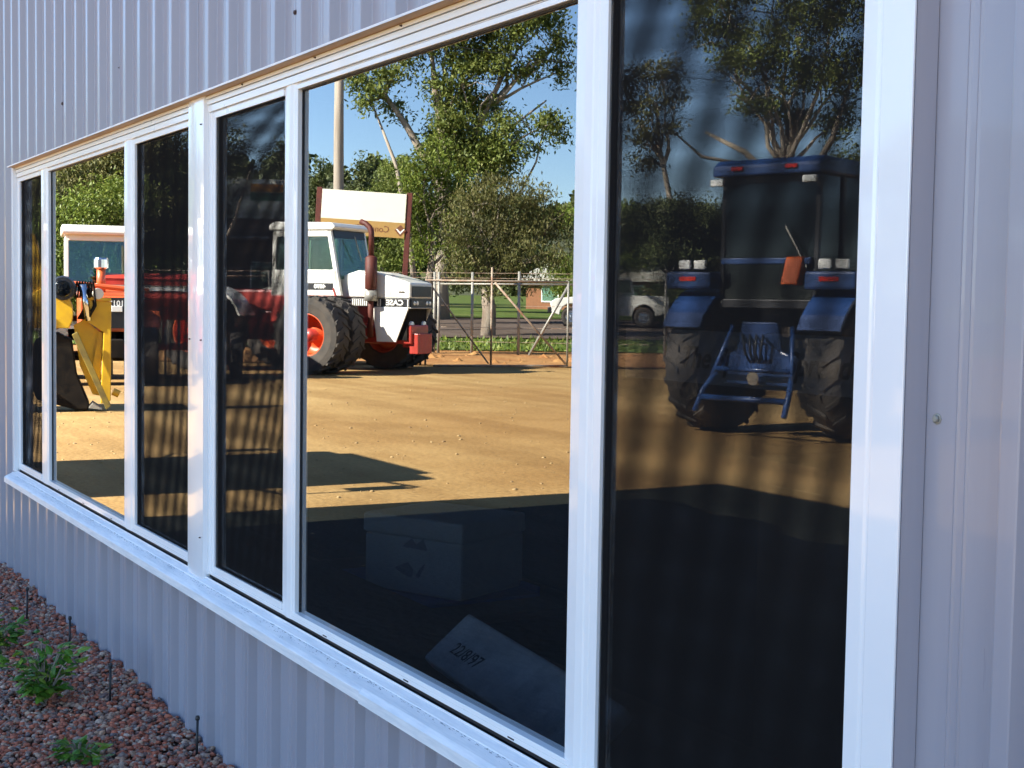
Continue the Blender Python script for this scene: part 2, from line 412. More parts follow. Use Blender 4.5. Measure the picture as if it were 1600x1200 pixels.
def rand_rot(n):
    q = rng.normal(size=(n, 4)); q /= np.linalg.norm(q, axis=1)[:, None]
    w, x, y, z = q.T
    return np.stack([np.stack([1-2*(y*y+z*z), 2*(x*y-z*w), 2*(x*z+y*w)], -1), np.stack([2*(x*y+z*w), 1-2*(x*x+z*z), 2*(y*z-x*w)], -1), np.stack([2*(x*z-y*w), 2*(y*z+x*w), 1-2*(x*x+y*y)], -1)], 1)
def stones(name, P, r0, r1, m):
    n = len(P); v, f = stone_verts(1)
    sc = (r0 + (r1-r0)*rng.random(n)**1.6)[:, None, None] * (0.6+0.6*rng.random((n, 1, 3)))
    V = v[None]*sc*(0.82+0.36*rng.random((n, 12, 1)))
    V = np.einsum('nij,nkj->nki', rand_rot(n), V)
    V[:, :, 2] *= 0.7
    V += P[:, None, :]
    Fc = (f[None] + (np.arange(n)*12)[:, None, None]).reshape(-1, 3)
    return np_mesh(name, V.reshape(-1, 3), Fc, m)
n = 1800
P = np.stack([-32*rng.random(n)**1.0 - 3, -1.4 - 15*rng.random(n)**1.2, np.full(n, 0.0)], -1)
yardstone = ramp_island('yard_pebbles', [(0, (0.28, 0.18, 0.08)), (.6, (0.38, 0.27, 0.13)), (1, (0.20, 0.12, 0.06))], 0.9)
o = link('yard_pebbles', stones('yard_pebbles', P, 0.006, 0.026, yardstone))
tag(o, 'small loose pebbles scattered over the tan dirt yard', 'pebbles', kind='stuff')

# ------------------------------------------------------------------ gravel bed beside the wall
def bed_z(x, y): return 0.040 - 0.02*max(0, -y-0.3) + 0.012*math.sin(x*3.1)*math.cos(y*4.0)
vs = []; fs = []; nx, ny = 60, 10
for i in range(nx+1):
    for j in range(ny+1):
        x = -10.2 + 11.7*i/nx; y = -0.02 - 0.90*j/ny
        vs.append((x, y, bed_z(x, y)-0.018))
for i in range(nx):
    for j in range(ny): a = i*(ny+1)+j; fs.append((a, a+1, a+ny+2, a+ny+1))
structure(MB().add(vs, fs).build('garden_bed', bedsoil, None, smooth=True))
n = 34000
X = -9.2 + 6.0*rng.random(n); Y = -0.052 - 0.86*rng.random(n)
P = np.stack([X, Y, np.array([bed_z(a, b) for a, b in zip(X, Y)]) - 0.008 + 0.012*rng.random(n)], -1)
near = rng.random(n) < np.clip(1.25 - np.abs(Y+0.05)*0.25, 0, 1)
o = link('gravel', stones('gravel', P[near], 0.005, 0.017, stonem))
tag(o, 'mixed red and grey river gravel filling the bed below the wall', 'gravel', kind='stuff')
# added sheet, coloured near black to deepen the shed's shade in the reflection
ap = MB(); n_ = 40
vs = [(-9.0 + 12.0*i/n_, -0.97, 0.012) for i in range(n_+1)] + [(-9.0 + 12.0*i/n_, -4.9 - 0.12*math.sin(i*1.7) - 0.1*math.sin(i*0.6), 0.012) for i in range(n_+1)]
structure(ap.add(vs, [(i, i+1, n_+2+i, n_+1+i) for i in range(n_)]).build('shade_sheet', soil_mat('shade_sheet_dark', (0.030, 0.023, 0.018), (0.040, 0.031, 0.024), (0.7, 0.68, 0.66), 0.3, 2.0, 40, 0.5), None))
# timber edge of the bed
e = MB().box(-10.2, 1.5, -0.965, -0.93, -0.05, 0.045).build('bed_edging', bark, None, bevel=0.006)
tag(e, 'weathered timber edging board along the gravel bed', 'edging')

# ------------------------------------------------------------------ the shed
def xt(xe, d): return xe*(1.54-d)/1.52
def xw(xe, d): return xe*0.98065*(1.54-d)/1.52
def zt(ze, d): return 1.55 + (ze-1.55)*(1.54-d)/1.52
shed = thing('machinery_shed', 'lilac grey ribbed steel shed wall with long white framed windows', 'shed', (0, 0, 0))
PAN, RIB = -0.042, -0.069
def sheet_profile(x0, x1, phase, pitch_):
    """ribbed profile between two x positions: list of (x, y)"""
    pts = []
    k0 = math.floor((x0-phase)/pitch_)-1; k1 = math.ceil((x1-phase)/pitch_)+1
    for k in range(k0, k1+1):
        b = phase + k*pitch_
        m_ = b + 0.060 + (pitch_-0.060)/2
        for (x, y) in ((b, PAN), (b+0.003, PAN-0.002), (b+0.014, RIB+0.001), (b+0.017, RIB), (b+0.043, RIB), (b+0.046, RIB+0.001), (b+0.057, PAN-0.002), (b+0.060, PAN),
                       (m_-0.013, PAN), (m_-0.009, PAN-0.0022), (m_-0.005, PAN), (m_+0.005, PAN), (m_+0.009, PAN-0.0022), (m_+0.013, PAN)):
            if x0 <= x <= x1: pts.append((x, y))
    def at(x):
        # interpolate profile height at a cut
        b = phase + math.floor((x-phase)/pitch_)*pitch_; u = x-b
        if u < .003 or u > .057: return PAN
        if u < .017: return PAN + (RIB-PAN)*(u-.003)/.014
        if u < .043: return RIB
        return RIB + (PAN-RIB)*(u-.043)/.014
    return [(x0, at(x0))] + pts + [(x1, at(x1))]
def wall_sheet(x0, x1, z0, z1, phase, pitch_, dy=0.0):
    pr = sheet_profile(x0, x1, phase, pitch_); vs = []; fs = []; nz = max(2, int((z1-z0)/0.5))
    for x, y in pr:
        for j in range(nz+1): vs.append((x, y+dy, z0+(z1-z0)*j/nz))
    w = nz+1
    for i in range(len(pr)-1):
        for j in range(nz): a = i*w+j; fs.append((a, a+w, a+w+1, a+1))
    o = MB().add(vs, fs).build('wall_sheet', clad, shed)
    sd_ = o.modifiers.new('thickness', 'SOLIDIFY'); sd_.thickness = 0.0012; sd_.offset = 1
    return o
PH, PT = -3.36, 0.2035
EAVE = 3.98
HEADZ = 2.222; XS = -7.952
def sheets(xa, xb, z0, z1, phase, pitch_, cover=5):
    k = math.ceil((xa-phase)/pitch_); x = xa; i = 0
    nxt = phase + k*pitch_ + 0.062
    while x < xb - 1e-4:
        e_ = min(xb, nxt if nxt > x+0.3 else nxt + cover*pitch_)
        if xb - e_ < 0.25: e_ = xb
        wall_sheet(x, e_ - 0.0006, z0, z1, phase, pitch_, dy=(0.0007 if i % 2 else 0.0))
        x = e_; nxt = e_ + cover*pitch_; i += 1
XL, XR = -9.8, 6.0
sheets(XS, -1.432, HEADZ+0.005, EAVE-0.02, PH, PT)            # above the windows
sheets(XS, -1.432, 0.0, 0.546, PH, PT)                        # below the sill
sheets(XL, XS-0.002, 0.0, EAVE-0.02, PH, PT)                      # left of the windows
sheets(-1.431, XR, 0.0, EAVE-0.02, -1.275, 0.2035)             # right of the windows
# wall core behind the sheets and the other walls, roof
c = MB()
c.box(XS, -1.44, -0.028, 0.12, HEADZ+0.012, EAVE-0.05); c.box(XS, -1.44, -0.028, 0.12, 0.0, 0.535)
c.box(XL+0.02, XS-0.002, -0.028, 0.12, 0.0, EAVE-0.05); c.box(-1.4385, XR-0.02, -0.028, 0.12, 0.0, EAVE-0.05)
c.build('wall_core', clad_dark, shed)
boxp('end_wall', clad, shed, XL, XL+0.1, 0.125, 12.0, 0, EAVE-0.05)
boxp('end_wall', clad, shed, XR-0.1, XR, 0.125, 12.0, 0, EAVE-0.05)
boxp('rear_wall', clad, shed, XL+0.101, XR-0.101, 11.9, 12.0, 0, EAVE-0.05)
MB().prism([(-0.30, EAVE-0.04), (6.0, EAVE+1.0), (12.3, EAVE-0.04), (12.3, EAVE), (6.0, EAVE+1.05), (-0.30, EAVE)], XL-0.05, XR+0.05, 'x').build('roof', clad, shed)
MB().prism([(-0.42, EAVE+.02), (-0.42, EAVE-.1), (-0.31, EAVE-.1), (-0.31, EAVE+.02), (-0.32, EAVE+.02), (-0.32, EAVE-.09), (-0.41, EAVE-.09), (-0.41, EAVE+.02)], XL-0.05, XR+0.05, 'x').build('gutter', trim_white, shed)
# rooms behind the glass
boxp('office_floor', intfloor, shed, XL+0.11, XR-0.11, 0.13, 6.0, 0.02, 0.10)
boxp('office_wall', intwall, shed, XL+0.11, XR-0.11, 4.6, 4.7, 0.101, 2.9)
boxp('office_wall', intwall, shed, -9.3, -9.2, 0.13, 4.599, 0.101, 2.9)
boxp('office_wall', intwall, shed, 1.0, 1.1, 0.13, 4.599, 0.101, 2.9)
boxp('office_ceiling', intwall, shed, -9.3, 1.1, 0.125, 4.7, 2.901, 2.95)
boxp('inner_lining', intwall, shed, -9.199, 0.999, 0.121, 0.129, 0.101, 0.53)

# --- head, jamb and sill flashings
hf = MB()
hf.prism([(-0.030, HEADZ), (-0.070, HEADZ+0.0005), (-0.0705, HEADZ+0.003), (-0.030, HEADZ+0.004)], -7.935, -1.45, 'x')
hf.build('head_soffit', tan, shed)  # underside of the head flashing, its tan standing in for ground bounce
lip = MB().prism([(-0.0707, HEADZ-0.001), (-0.0722, HEADZ-0.001), (-0.0725, HEADZ+0.005), (-0.0710, HEADZ+0.005)], -7.938, -1.45, 'x')
lip.build('head_flashing_lip', sill_white, shed)
# outer frame head: stepped extrusion with shadow grooves
def head_part(y0, z0, z1, name='head_strip', x0=-7.92, x1=-1.52):
    return boxp(name, frame_white, shed, x0, x1, y0, -0.002, z0, z1, bevel=0.0012)
head_part(-0.033, zt(2.2165, .033), HEADZ-0.0008)
head_part(-0.030, zt(2.197, .03), zt(2.215, .033)-0.0008)
head_part(-0.026, zt(2.171, .026), zt(2.1955, .03)-0.0008)
# left jamb flashing
boxp('jamb_flashing', trim_white, shed, -7.965, -7.925, -0.046, -0.002, 0.585, HEADZ-0.001, bevel=0.002)
# centre post cover between the two windows, glossy, slightly bowed
px0, px1 = xw(-5.004, .042), xw(-4.828, .042)
b = MB(); pts = []
for i in range(13):
    t = i/12; pts.append((px0 + (px1-px0)*t, -0.0405 - 0.0028*math.sin(math.pi*t)))
pts = [(px0, -0.004)] + pts + [(px1, -0.004)]
vsx = pts
b.prism(pts, 0.578, HEADZ-0.0005, 'z'); b.build('post_cover', trim_white, shed, smooth=False)
# right hand trim: deep white channel with a stepped face
tr_l, tr_r = xt(-1.589, .085), xt(-1.486, .085)
b = MB()
b.prism([(tr_l, -0.004), (tr_l, -0.079), (tr_l+0.028, -0.079), (tr_l+0.031, -0.0765), (tr_l+0.036, -0.0765), (tr_l+0.039, -0.080), (tr_r, -0.080), (tr_r, -0.076), (tr_r-0.006, -0.074), (tr_r-0.006, -0.004)], 0.30, 2.9, 'z')
b.build('corner_trim', trim_white, shed, bevel=0.0012)
MB().prism([(tr_r-0.0055, -0.0738), (tr_r-0.001, -0.0738), (tr_r+0.010, PAN-0.0015), (tr_r-0.0055, PAN-0.0015)], 0.30, 2.9, 'z').build('trim_return', clad, shed)
# sill: sloping weathered ledge in two lapped lengths with a drip nose
def sill(xa, xb, dy, dz, name='sill'):
    pr = [(-0.028, 0.5885), (-0.030, 0.588), (-0.031, 0.584), (-0.050, 0.575), (-0.052, 0.5725), (-0.078+dy, 0.561), (-0.088+dy, 0.5545+dz), (-0.0905+dy, 0.552+dz), (-0.0905+dy, 0.5255+dz), (-0.086+dy, 0.5245+dz), (-0.086+dy, 0.545+dz), (-0.074, 0.5485), (-0.028, 0.5485)]
    return MB().prism(pr, xa, xb, 'x').build(name, sill_white, shed)
sill(-7.965, -3.24, 0.0, 0.0); sill(-3.2395, -1.44, -0.002, -0.003)
# black gap line between frame and sill
boxp('sill_gap', rubber, shed, -7.92, -1.52, -0.016, -0.008, 0.5865, 0.5965)

# specks of dirt caught in the crease of the sill
dk = MB()
for k in range(900):
    x = -7.8 + 6.2*random.random(); u = abs(random.gauss(0, 0.22)) if k % 2 else random.random()**1.5
    u = min(u, 1.0); y = -0.0525 - 0.0255*u; z = 0.5723 - 0.0112*u + 0.0004
    l = random.uniform(0.002, 0.016)*(1.0 if u < 0.3 else 0.5); w = random.uniform(0.0004, 0.0012)
    dk.add([(x, y, z), (x+l, y-random.uniform(-.0006, .0006), z), (x+l*0.9, y-w, z-w*0.44), (x+l*0.1, y-w, z-w*0.44)], [(0, 1, 2, 3)])
dko = dk.build('sill_dirt', mat('dry_dirt', (0.09, 0.10, 0.12), 0.95), shed); dko['kind'] = 'stuff'
# --- the two windows: frame > mullions, panes, fly screens, beads
def bar(mb, x0, x1, z0, z1, yf, yb=0.012): return mb.box(x0, x1, yf, yb, z0, z1)
ZT = zt(2.151, .02); ZB = zt(0.621, .02)      # daylight opening
def window(x_l, m1l, m1r, m2l, m2r, x_r, sl, sr, bulge, meshes):
    """x_l..x_r outer frame, two mullions; screens in the outer lights, fixed pane between"""
    f = MB()
    f.box(x_l, x_r, -0.0200, 0.030, ZT+0.014, zt(2.1695, .026))
    f.box(x_l, x_r, -0.0200, 0.030, 0.597, ZB-0.012)
    f.box(x_l, x_l+0.020, -0.022, 0.030, ZB-0.0118, ZT+0.0138)
    f.box(x_r-0.020, x_r, -0.022, 0.030, ZB-0.0118, ZT+0.0138)
    w = f.build('window', frame_white, shed, bevel=0.0012)
    # fixed centre light
    MB().box(m1r-0.030, m2l+0.030, -0.0185, 0.020, ZT, ZT+0.0135).build('glazing_bead', frame_white, w, bevel=0.0010); MB().box(m1r-0.030, m2l+0.030, -0.0205, 0.020, ZB-0.0115, ZB).build('glazing_bead', frame_white, w, bevel=0.0010)
    for (a, c_) in ((m1l, m1r), (m2l, m2r)):
        pr = [(a, 0.022), (a, -0.014), (a+0.004, -0.0175), (a+0.018, -0.0195), (a+(c_-a)*0.5, -0.0230), (c_-0.022, -0.0215), (c_-0.018, -0.0195), (c_-0.004, -0.0190), (c_, -0.0165), (c_, 0.022)]
        MB().prism(pr, ZB-0.024, ZT+0.020, 'z').build('mullion', frame_white, w, bevel=0.0008)
    pane_faces(MB().box(m1r-0.03, m2l+0.03, 0.0, 0.006, ZB-0.010, ZT+0.012).build('pane', glass, w))
    g = MB()
    g.box(m1r, m1r+0.004, -0.004, -0.0005, ZB, ZT); g.box(m2l-0.004, m2l, -0.004, -0.0005, ZB, ZT); g.box(m1r+0.004, m2l-0.004, -0.004, -0.0005, ZT-0.004, ZT)
    g.build('glazing_seal', rubber, w)
    for k in range(3):
        xs = m1r + (m2l-m1r)*(0.15+0.35*k); boxp('drain_slot', rubber, w, xs, xs+0.028, -0.0203, -0.018, 0.6005, 0.6040)
    # screened side lights
    for (a, c_, gap, mesh_m) in ((x_l+0.020, m1l, sl, meshes[0]), (m2r, x_r-0.020, sr, meshes[1])):
        pane_faces(MB().box(a-0.004, c_+0.004, 0.0, 0.006, ZB-0.010, ZT+0.012).build('pane', glass, w))
        fr = MB(); t = 0.026
        fr.box(a, a+t, -0.0195, -0.0075, ZB-0.0115, ZT+0.0135); fr.box(c_-0.010, c_, -0.0135, -0.0075, ZB-0.0115, ZT+0.0135)
        fr.box(a+t, c_-0.010, -0.0190, -0.0075, ZT-0.006, ZT+0.0135); fr.box(a+t, c_-0.010, -0.0190, -0.0075, ZB-0.0115, ZB+0.010)
        fr.build('screen_frame', frame_white, w, bevel=0.0010)
        nx_, nz_ = 8, 24; vs = []; fs = []
        for i in range(nx_+1):
            for j in range(nz_+1):
                u, v = i/nx_, j/nz_
                y = -gap - bulge*(v**2)*(0.4+0.6*u)*0.9 - 0.0003*math.sin(math.pi*u)*math.sin(math.pi*v)
                vs.append((a+t-0.003 + (c_-0.010+0.003-a-t+0.003)*u, y, ZB+0.005 + (ZT-ZB-0.008)*v))
        for i in range(nx_):
            for j in range(nz_): k = i*(nz_+1)+j; fs.append((k, k+nz_+1, k+nz_+2, k+1))
        so = MB().add(vs, fs).build('fly_screen', mesh_m, w, smooth=True)
    return w
d_ = 0.0205
w1 = window(-7.923, xw(-7.496, d_), xw(-7.328, d_), xw(-5.888, d_), xw(-5.745, d_), px0-0.002, 0.0095, 0.0095, 0.0008, (densescreen, densescreen))
w2 = window(px1+0.012, xw(-4.052, d_), xw(-3.950, d_), xw(-2.431, d_), xw(-2.340, d_), tr_l+0.075, 0.014, 0.0115, 0.004, (densescreen, flyscreen))
w1['label'] = 'far window with two screened lights'; w2['label'] = 'near window with two screened lights'
boxp('jamb_filler', trim_white, shed, px1+0.0006, px1+0.0115, -0.024, 0.02, 0.597, HEADZ-0.001)
# screws
def screw(x, y, z, m=steel, r=0.0055):
    return MB().lathe([(0, -0.006), (r*0.75, -0.0058), (r, -0.004), (r, -0.0015), (r*1.5, -0.001), (r*1.5, 0.0), (0, 0.0)], 8, 'y', (x, y, z)).build('screw', m, shed)
screw(xt(-1.428, .042)+0.014, PAN, 1.395)
rustscrew = mat('rusty_screw', (0.07, 0.04, 0.035), 0.8)
for xe, ze in ((-4.42, 2.36), (-4.20, 2.36), (-3.83, 2.36), (-5.75, 2.46), (-6.25, 2.46), (-4.45, 2.60), (-3.25, 2.345), (-6.75, 2.43)):
    screw(xe, PAN-0.0005, ze, rustscrew, 0.006)
for xe, ze, y in ((-4.81, 1.40, -0.0415), (-4.685, 1.40, -0.0415), (-4.69, 0.72, -0.0415), (-4.69, 2.13, -0.0415), (-3.15, 2.216, -0.0332), (-3.7, 2.216, -0.0332), (-4.3, 2.216, -0.0332)):
    screw(xe, y, ze, rustscrew, 0.0022)

# ------------------------------------------------------------------ things inside, seen dimly through the glass
pb = thing('foam_box', 'white foam box with a lid standing on a blue tray', 'box', (-5.10, 1.12, 0.0), R(24))
boxp('box_body', foam, pb, -0.25, 0.25, -0.21, 0.21, 0.374, 0.60, bevel=0.012); boxp('lid', foam, pb, -0.257, 0.257, -0.217, 0.217, 0.601, 0.68, bevel=0.012)
for q_ in ([(-0.05, 0.56), (0.0, 0.60), (0.02, 0.575), (0.06, 0.60), (0.08, 0.555)], [(-0.09, 0.47), (-0.02, 0.50), (0.01, 0.47), (0.0, 0.44), (-0.05, 0.45)], [(0.02, 0.45), (0.06, 0.50), (0.07, 0.50), (0.04, 0.44)]):
    MB().prism(q_, -0.2115, -0.2105, 'y').build('print_mark', mat('faded_ink', (0.42, 0.42, 0.43), 0.8), pb)
bt = MB()
bt.box(-5.62, -4.80, 0.78, 1.40, 0.36, 0.372); bt.box(-5.62, -4.80, 0.78, 0.79, 0.3725, 0.40); bt.box(-5.62, -4.80, 1.39, 1.40, 0.3725, 0.40)
tag(bt.build('blue_tray', bluetray, None), 'shallow blue plastic tray under the white foam box', 'tray')
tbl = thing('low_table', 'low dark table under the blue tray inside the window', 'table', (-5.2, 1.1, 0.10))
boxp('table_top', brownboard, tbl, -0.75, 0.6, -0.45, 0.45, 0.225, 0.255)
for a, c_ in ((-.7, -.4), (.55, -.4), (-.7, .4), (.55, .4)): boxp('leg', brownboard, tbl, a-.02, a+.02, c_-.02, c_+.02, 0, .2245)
cb = thing('wrapped_board', 'grey wrapped board with printed date leaning inside the near window', 'board', (-3.20, 0.30, 0.575))
cb.rotation_euler = (R(-50), R(3), R(-3))
boxp('board_body', card, cb, -0.30, 0.55, -0.025, 0.025, -0.10, 0.08, bevel=0.010)
text_mesh('print', '22/8/97', 0.055, ink, cb, tm((-0.13, -0.0258, -0.03), (1, 0, 0), (0, 0, 1)), 0.0004, shear=0.1)
# ledge inside that the board leans on
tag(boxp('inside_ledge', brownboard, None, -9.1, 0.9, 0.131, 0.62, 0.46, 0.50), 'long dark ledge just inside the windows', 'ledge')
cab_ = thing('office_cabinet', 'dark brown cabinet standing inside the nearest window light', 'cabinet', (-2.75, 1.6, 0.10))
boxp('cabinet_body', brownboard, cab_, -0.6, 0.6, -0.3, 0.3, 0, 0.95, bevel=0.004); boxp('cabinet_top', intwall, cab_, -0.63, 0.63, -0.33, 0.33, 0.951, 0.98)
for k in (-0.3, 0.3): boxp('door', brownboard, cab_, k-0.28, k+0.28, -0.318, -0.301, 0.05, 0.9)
sgn = thing('window_sign', 'long narrow sign with dark script hung inside the nearest window', 'sign', (0, 0, 0))
boxp('sign_board', card, sgn, -2.36, -1.50, 0.100, 0.104, 1.40, 1.50)
boxp('sign_rail', ink, sgn, -2.36, -1.50, 0.094, 0.108, 1.501, 1.512)
text_mesh('lettering', 'The Spinner Spreader', 0.058, ink, sgn, tm((-1.92, 0.0985, 1.447), (1, 0, 0), (0, 0, 1)), 0.0006, shear=0.35, bold=0.001)

# ------------------------------------------------------------------ machines in the yard
WCACHE = {}
def wheel(parent, x, y, r, w, rimr, rim_m, side=1, lugs=22, label=None, deep=False):
    """tyre with angled lugs (part) and dished rim (sub-part); axis along local y"""
    key = (r, w, rimr, rim_m.name, side, lugs, deep)
    if key not in WCACHE:
        h = w/2
        t = MB()
        t.lathe([(rimr, -h*0.80), (rimr+0.03, -h*0.92), (rimr+(r-rimr)*0.55, -h*1.04), (r*0.945, -h*0.98), (r*0.965, -h*0.80), (r*0.968, 0), (r*0.965, h*0.80), (r*0.945, h*0.98), (rimr+(r-rimr)*0.55, h*1.04), (rimr+0.03, h*0.92), (rimr, h*0.80)], 36, 'y')
        for k in range(lugs):
            for sgn_ in (-1, 1):
                a = 2*math.pi*(k+(0.25 if sgn_ > 0 else -0.25))/lugs; da = 2*math.pi/lugs
                vs = []
                for (yy, aa) in ((0.02*sgn_, a+da*0.55), (h*1.0*sgn_, a)):
                    for (rr, dd) in ((r*0.955, -0.16), (r*0.955, 0.16), (r*1.0, 0.10), (r*1.0, -0.10)):
                        q = aa + dd*da; vs.append((rr*math.cos(q), yy, rr*math.sin(q)))
                t.add(vs, [(0, 1, 2, 3), (7, 6, 5, 4), (0, 4, 5, 1), (1, 5, 6, 2), (2, 6, 7, 3), (3, 7, 4, 0)])
        rm = MB()
        d = side
        if deep: rm.lathe([(rimr+0.012, h*0.82*d), (rimr-0.005, h*0.86*d), (rimr-0.03, h*0.70*d), (rimr-0.045, -h*0.55*d), (rimr*0.62, -h*0.75*d), (rimr*0.40, -h*0.70*d), (rimr*0.36, -h*0.2*d), (0.001, -h*0.18*d)], 28, 'y')
        else: rm.lathe([(rimr+0.012, h*0.82*d), (rimr-0.005, h*0.86*d), (rimr-0.03, h*0.70*d), (rimr-0.05, h*0.1*d), (rimr*0.62, h*-0.05*d), (rimr*0.55, h*0.12*d), (rimr*0.30, h*0.14*d), (rimr*0.26, h*0.45*d), (0.001, h*0.47*d)], 28, 'y')
        rm.lathe([(rimr+0.012, -h*0.82*d), (rimr-0.03, -h*0.70*d), (rimr-0.05, h*0.1*d)], 28, 'y')
        for k in range(0 if deep else 6):
            q = 2*math.pi*k/6; rm.lathe([(0, h*0.19*d), (0.02, h*0.19*d), (0.02, h*0.10*d)], 6, 'y', (rimr*0.42*math.cos(q), 0, rimr*0.42*math.sin(q)))
        WCACHE[key] = (t.mesh('tyre', tyre_m), rm.mesh('rim', rim_m, True))
    a, b_ = WCACHE[key]
    to = link('tyre', a, parent, loc=(x, y, r)); to.rotation_euler = (0, random.random(), 0)
    ro = link('rim', b_, to)
    if label: to['label'] = label
    return to
def disc(mb, p, r, d=0.03, axis='x', n=14): return mb.lathe([(0.0, d/2), (r*0.9, d/2), (r, d/4), (r, -d/2), (0, -d/2)], n, axis, p)

# --- white articulated tractor with dual wheels, by the gate
wt = thing('white_tractor', 'big white tractor with dual wheels and black striped hood by the gate', 'tractor', (-27.63, -10.75, 0), math.atan2(-0.55, 0.83))
orange_rim = mat('orange_rim', (0.62, 0.10, 0.025), 0.45, var=0.2)
for ax in (0.0, -2.95):
    for s in (1, -1):
        wheel(wt, ax, s*1.18, 0.80, 0.48, 0.43, orange_rim, s); wheel(wt, ax, s*1.78, 0.80, 0.48, 0.43, orange_rim, s, deep=True)
    MB().tube([(ax, -1.9, 0.8), (ax, 1.9, 0.8)], 0.13, 12).build('axle', redp, wt, smooth=True)
b = MB(); b.box(-3.5, 1.5, -0.36, 0.36, 0.62, 1.02); b.box(-3.3, -1.9, -0.45, 0.45, 1.0, 1.25); b.build('chassis', redp, wt, bevel=0.03)
# hood: upper white shell, black stripe, lower cheek panels
b = MB(); b.prism([(-0.15, 1.56), (-0.15, 2.02), (0.25, 2.14), (0.70, 2.10), (1.42, 1.92), (1.52, 1.88), (1.52, 1.56)], -0.46, 0.46, 'y')
hood = b.build('hood', whitep, wt, bevel=0.035, seg=3)
boxp('side_panel', whitep, wt, 0.02, 0.52, 0.455, 0.50, 1.585, 2.06, bevel=0.015)
b = MB(); b.box(-0.30, 1.525, -0.468, 0.468, 1.385, 1.558); b.build('stripe', black, wt, bevel=0.006)
for k in range(12): boxp('grille_slot', whitep, wt, 0.03+k*0.048, 0.055+k*0.048, 0.4685, 0.476, 1.405, 1.54)
for yy in (0.4685, -0.476):
    MB().prism([(0.62, 1.384), (1.50, 1.384), (1.20, 0.66), (0.74, 0.66)], yy-0.02*(1 if yy > 0 else 0), yy+0.012, 'y').build('cheek_panel', whitep, wt, bevel=0.008)
text_mesh('lettering', 'CASE', 0.155, whitep, wt, tm((1.16, 0.4745, 1.472), (-1, 0, 0), (0, 0, 1)), 0.003, 1.15, 0.006)
for xx in (0.74, 0.80, 1.46): boxp('stripe_mark', whitep, wt, xx, xx+0.025, 0.4685, 0.474, 1.40, 1.545)
b = MB(); b.box(1.5205, 1.535, -0.40, 0.40, 1.60, 1.82); b.build('grille', black, wt, bevel=0.01)
b = MB(); b.box(1.526, 1.542, -0.44, 0.44, 1.395, 1.55); b.build('lamp_panel', black, wt)
for yy in (-0.32, -0.20, 0.20, 0.32): MB().lathe([(0, 0.012), (0.04, 0.01), (0.045, 0), (0.045, -0.01)], 10, 'x', (1.545, yy, 1.47)).build('headlight', lampglass, wt)
boxp('nose_bar', steel, wt, 1.50, 1.55, -0.47, 0.47, 1.355, 1.384, bevel=0.006)
boxp('radiator', grimy, wt, 0.95, 1.42, -0.40, 0.40, 0.70, 1.35)
for yy in (-0.25, 0.25): MB().lathe([(0, 0.02), (0.07, 0.015), (0.08, -0.01), (0.08, -0.04)], 12, 'x', (1.45, yy, 1.02)).build('work_lamp', lampglass, wt)
b = MB()
for k in range(7): b.box(1.42, 1.62, -0.30+k*0.086, -0.222+k*0.086, 0.42, 0.84)
b.box(1.2, 1.5, -0.2, 0.2, 0.55, 0.75); b.build('front_weights', redp, wt, bevel=0.012)
for xx in (0.28, 0.535, 1.05): boxp('panel_seam', black, wt, xx, xx+0.008, 0.4605, 0.5012 if xx < 0.53 else 0.4622, 1.60, 1.90)
MB().tube([(1.25, 0.47, 1.70), (1.38, 0.475, 1.70)], 0.012, 6).build('hood_latch', black, wt)
# exhaust stack
b = MB(); b.tube([(0.66, 0.60, 0.75), (0.66, 0.60, 1.75)], 0.06, 12); b.tube([(0.66, 0.60, 1.72), (0.66, 0.60, 1.76), (0.66, 0.60, 2.40), (0.66, 0.60, 2.44)], [0.06, 0.125, 0.125, 0.06], 14)
b.tube([(0.66, 0.60, 2.42), (0.66, 0.60, 2.92), (0.62, 0.60, 3.02), (0.52, 0.60, 3.10), (0.40, 0.60, 3.14)], 0.058, 12)
b.tube([(0.66, 0.60, 1.0), (0.60, 0.45, 0.95)], 0.05, 8)
b.build('exhaust_stack', rustred, wt, smooth=True)
MB().tube([(0.66, 0.60, 1.50), (0.66, 0.60, 1.72)], 0.135, 14).build('exhaust_shield', steel, wt, smooth=True)
# cab
b = MB()
for s in (-1, 1):
    y0, y1 = (0.60, 0.68) if s > 0 else (-0.68, -0.60)
    b.prism([(-0.12, 1.60), (-0.02, 1.60), (-0.30, 3.0), (-0.40, 3.0)], y0, y1); b.prism([(-0.95, 1.60), (-0.87, 1.60), (-0.87, 3.0), (-0.95, 3.0)], y0, y1); b.prism([(-1.80, 1.60), (-1.70, 1.60), (-1.66, 3.0), (-1.76, 3.0)], y0, y1)
    b.prism([(-1.80, 1.60), (-0.02, 1.60), (-0.14, 2.14), (-1.78, 2.14)], y0, y1)
    b.prism([(-1.75, 2.84), (-0.27, 2.84), (-0.30, 3.0), (-1.76, 3.0)], y0, y1)
b.build('cab_frame', whitep, wt, bevel=0.012)
MB().prism([(-1.84, 2.98), (-0.22, 2.98), (-0.16, 3.04), (-0.26, 3.13), (-1.70, 3.16), (-1.84, 3.08)], -0.72, 0.72, 'y').build('cab_roof', whitep, wt, bevel=0.025)
MB().prism([(-0.30, 2.82), (-0.245, 2.82), (-0.28, 2.985), (-0.335, 2.985)], -0.59, 0.59, 'y').build('visor', black, wt)
MB().prism([(-0.085, 1.95), (-0.075, 1.95), (-0.26, 2.83), (-0.27, 2.83)], -0.598, 0.598, 'y').build('windscreen', cabglass, wt)
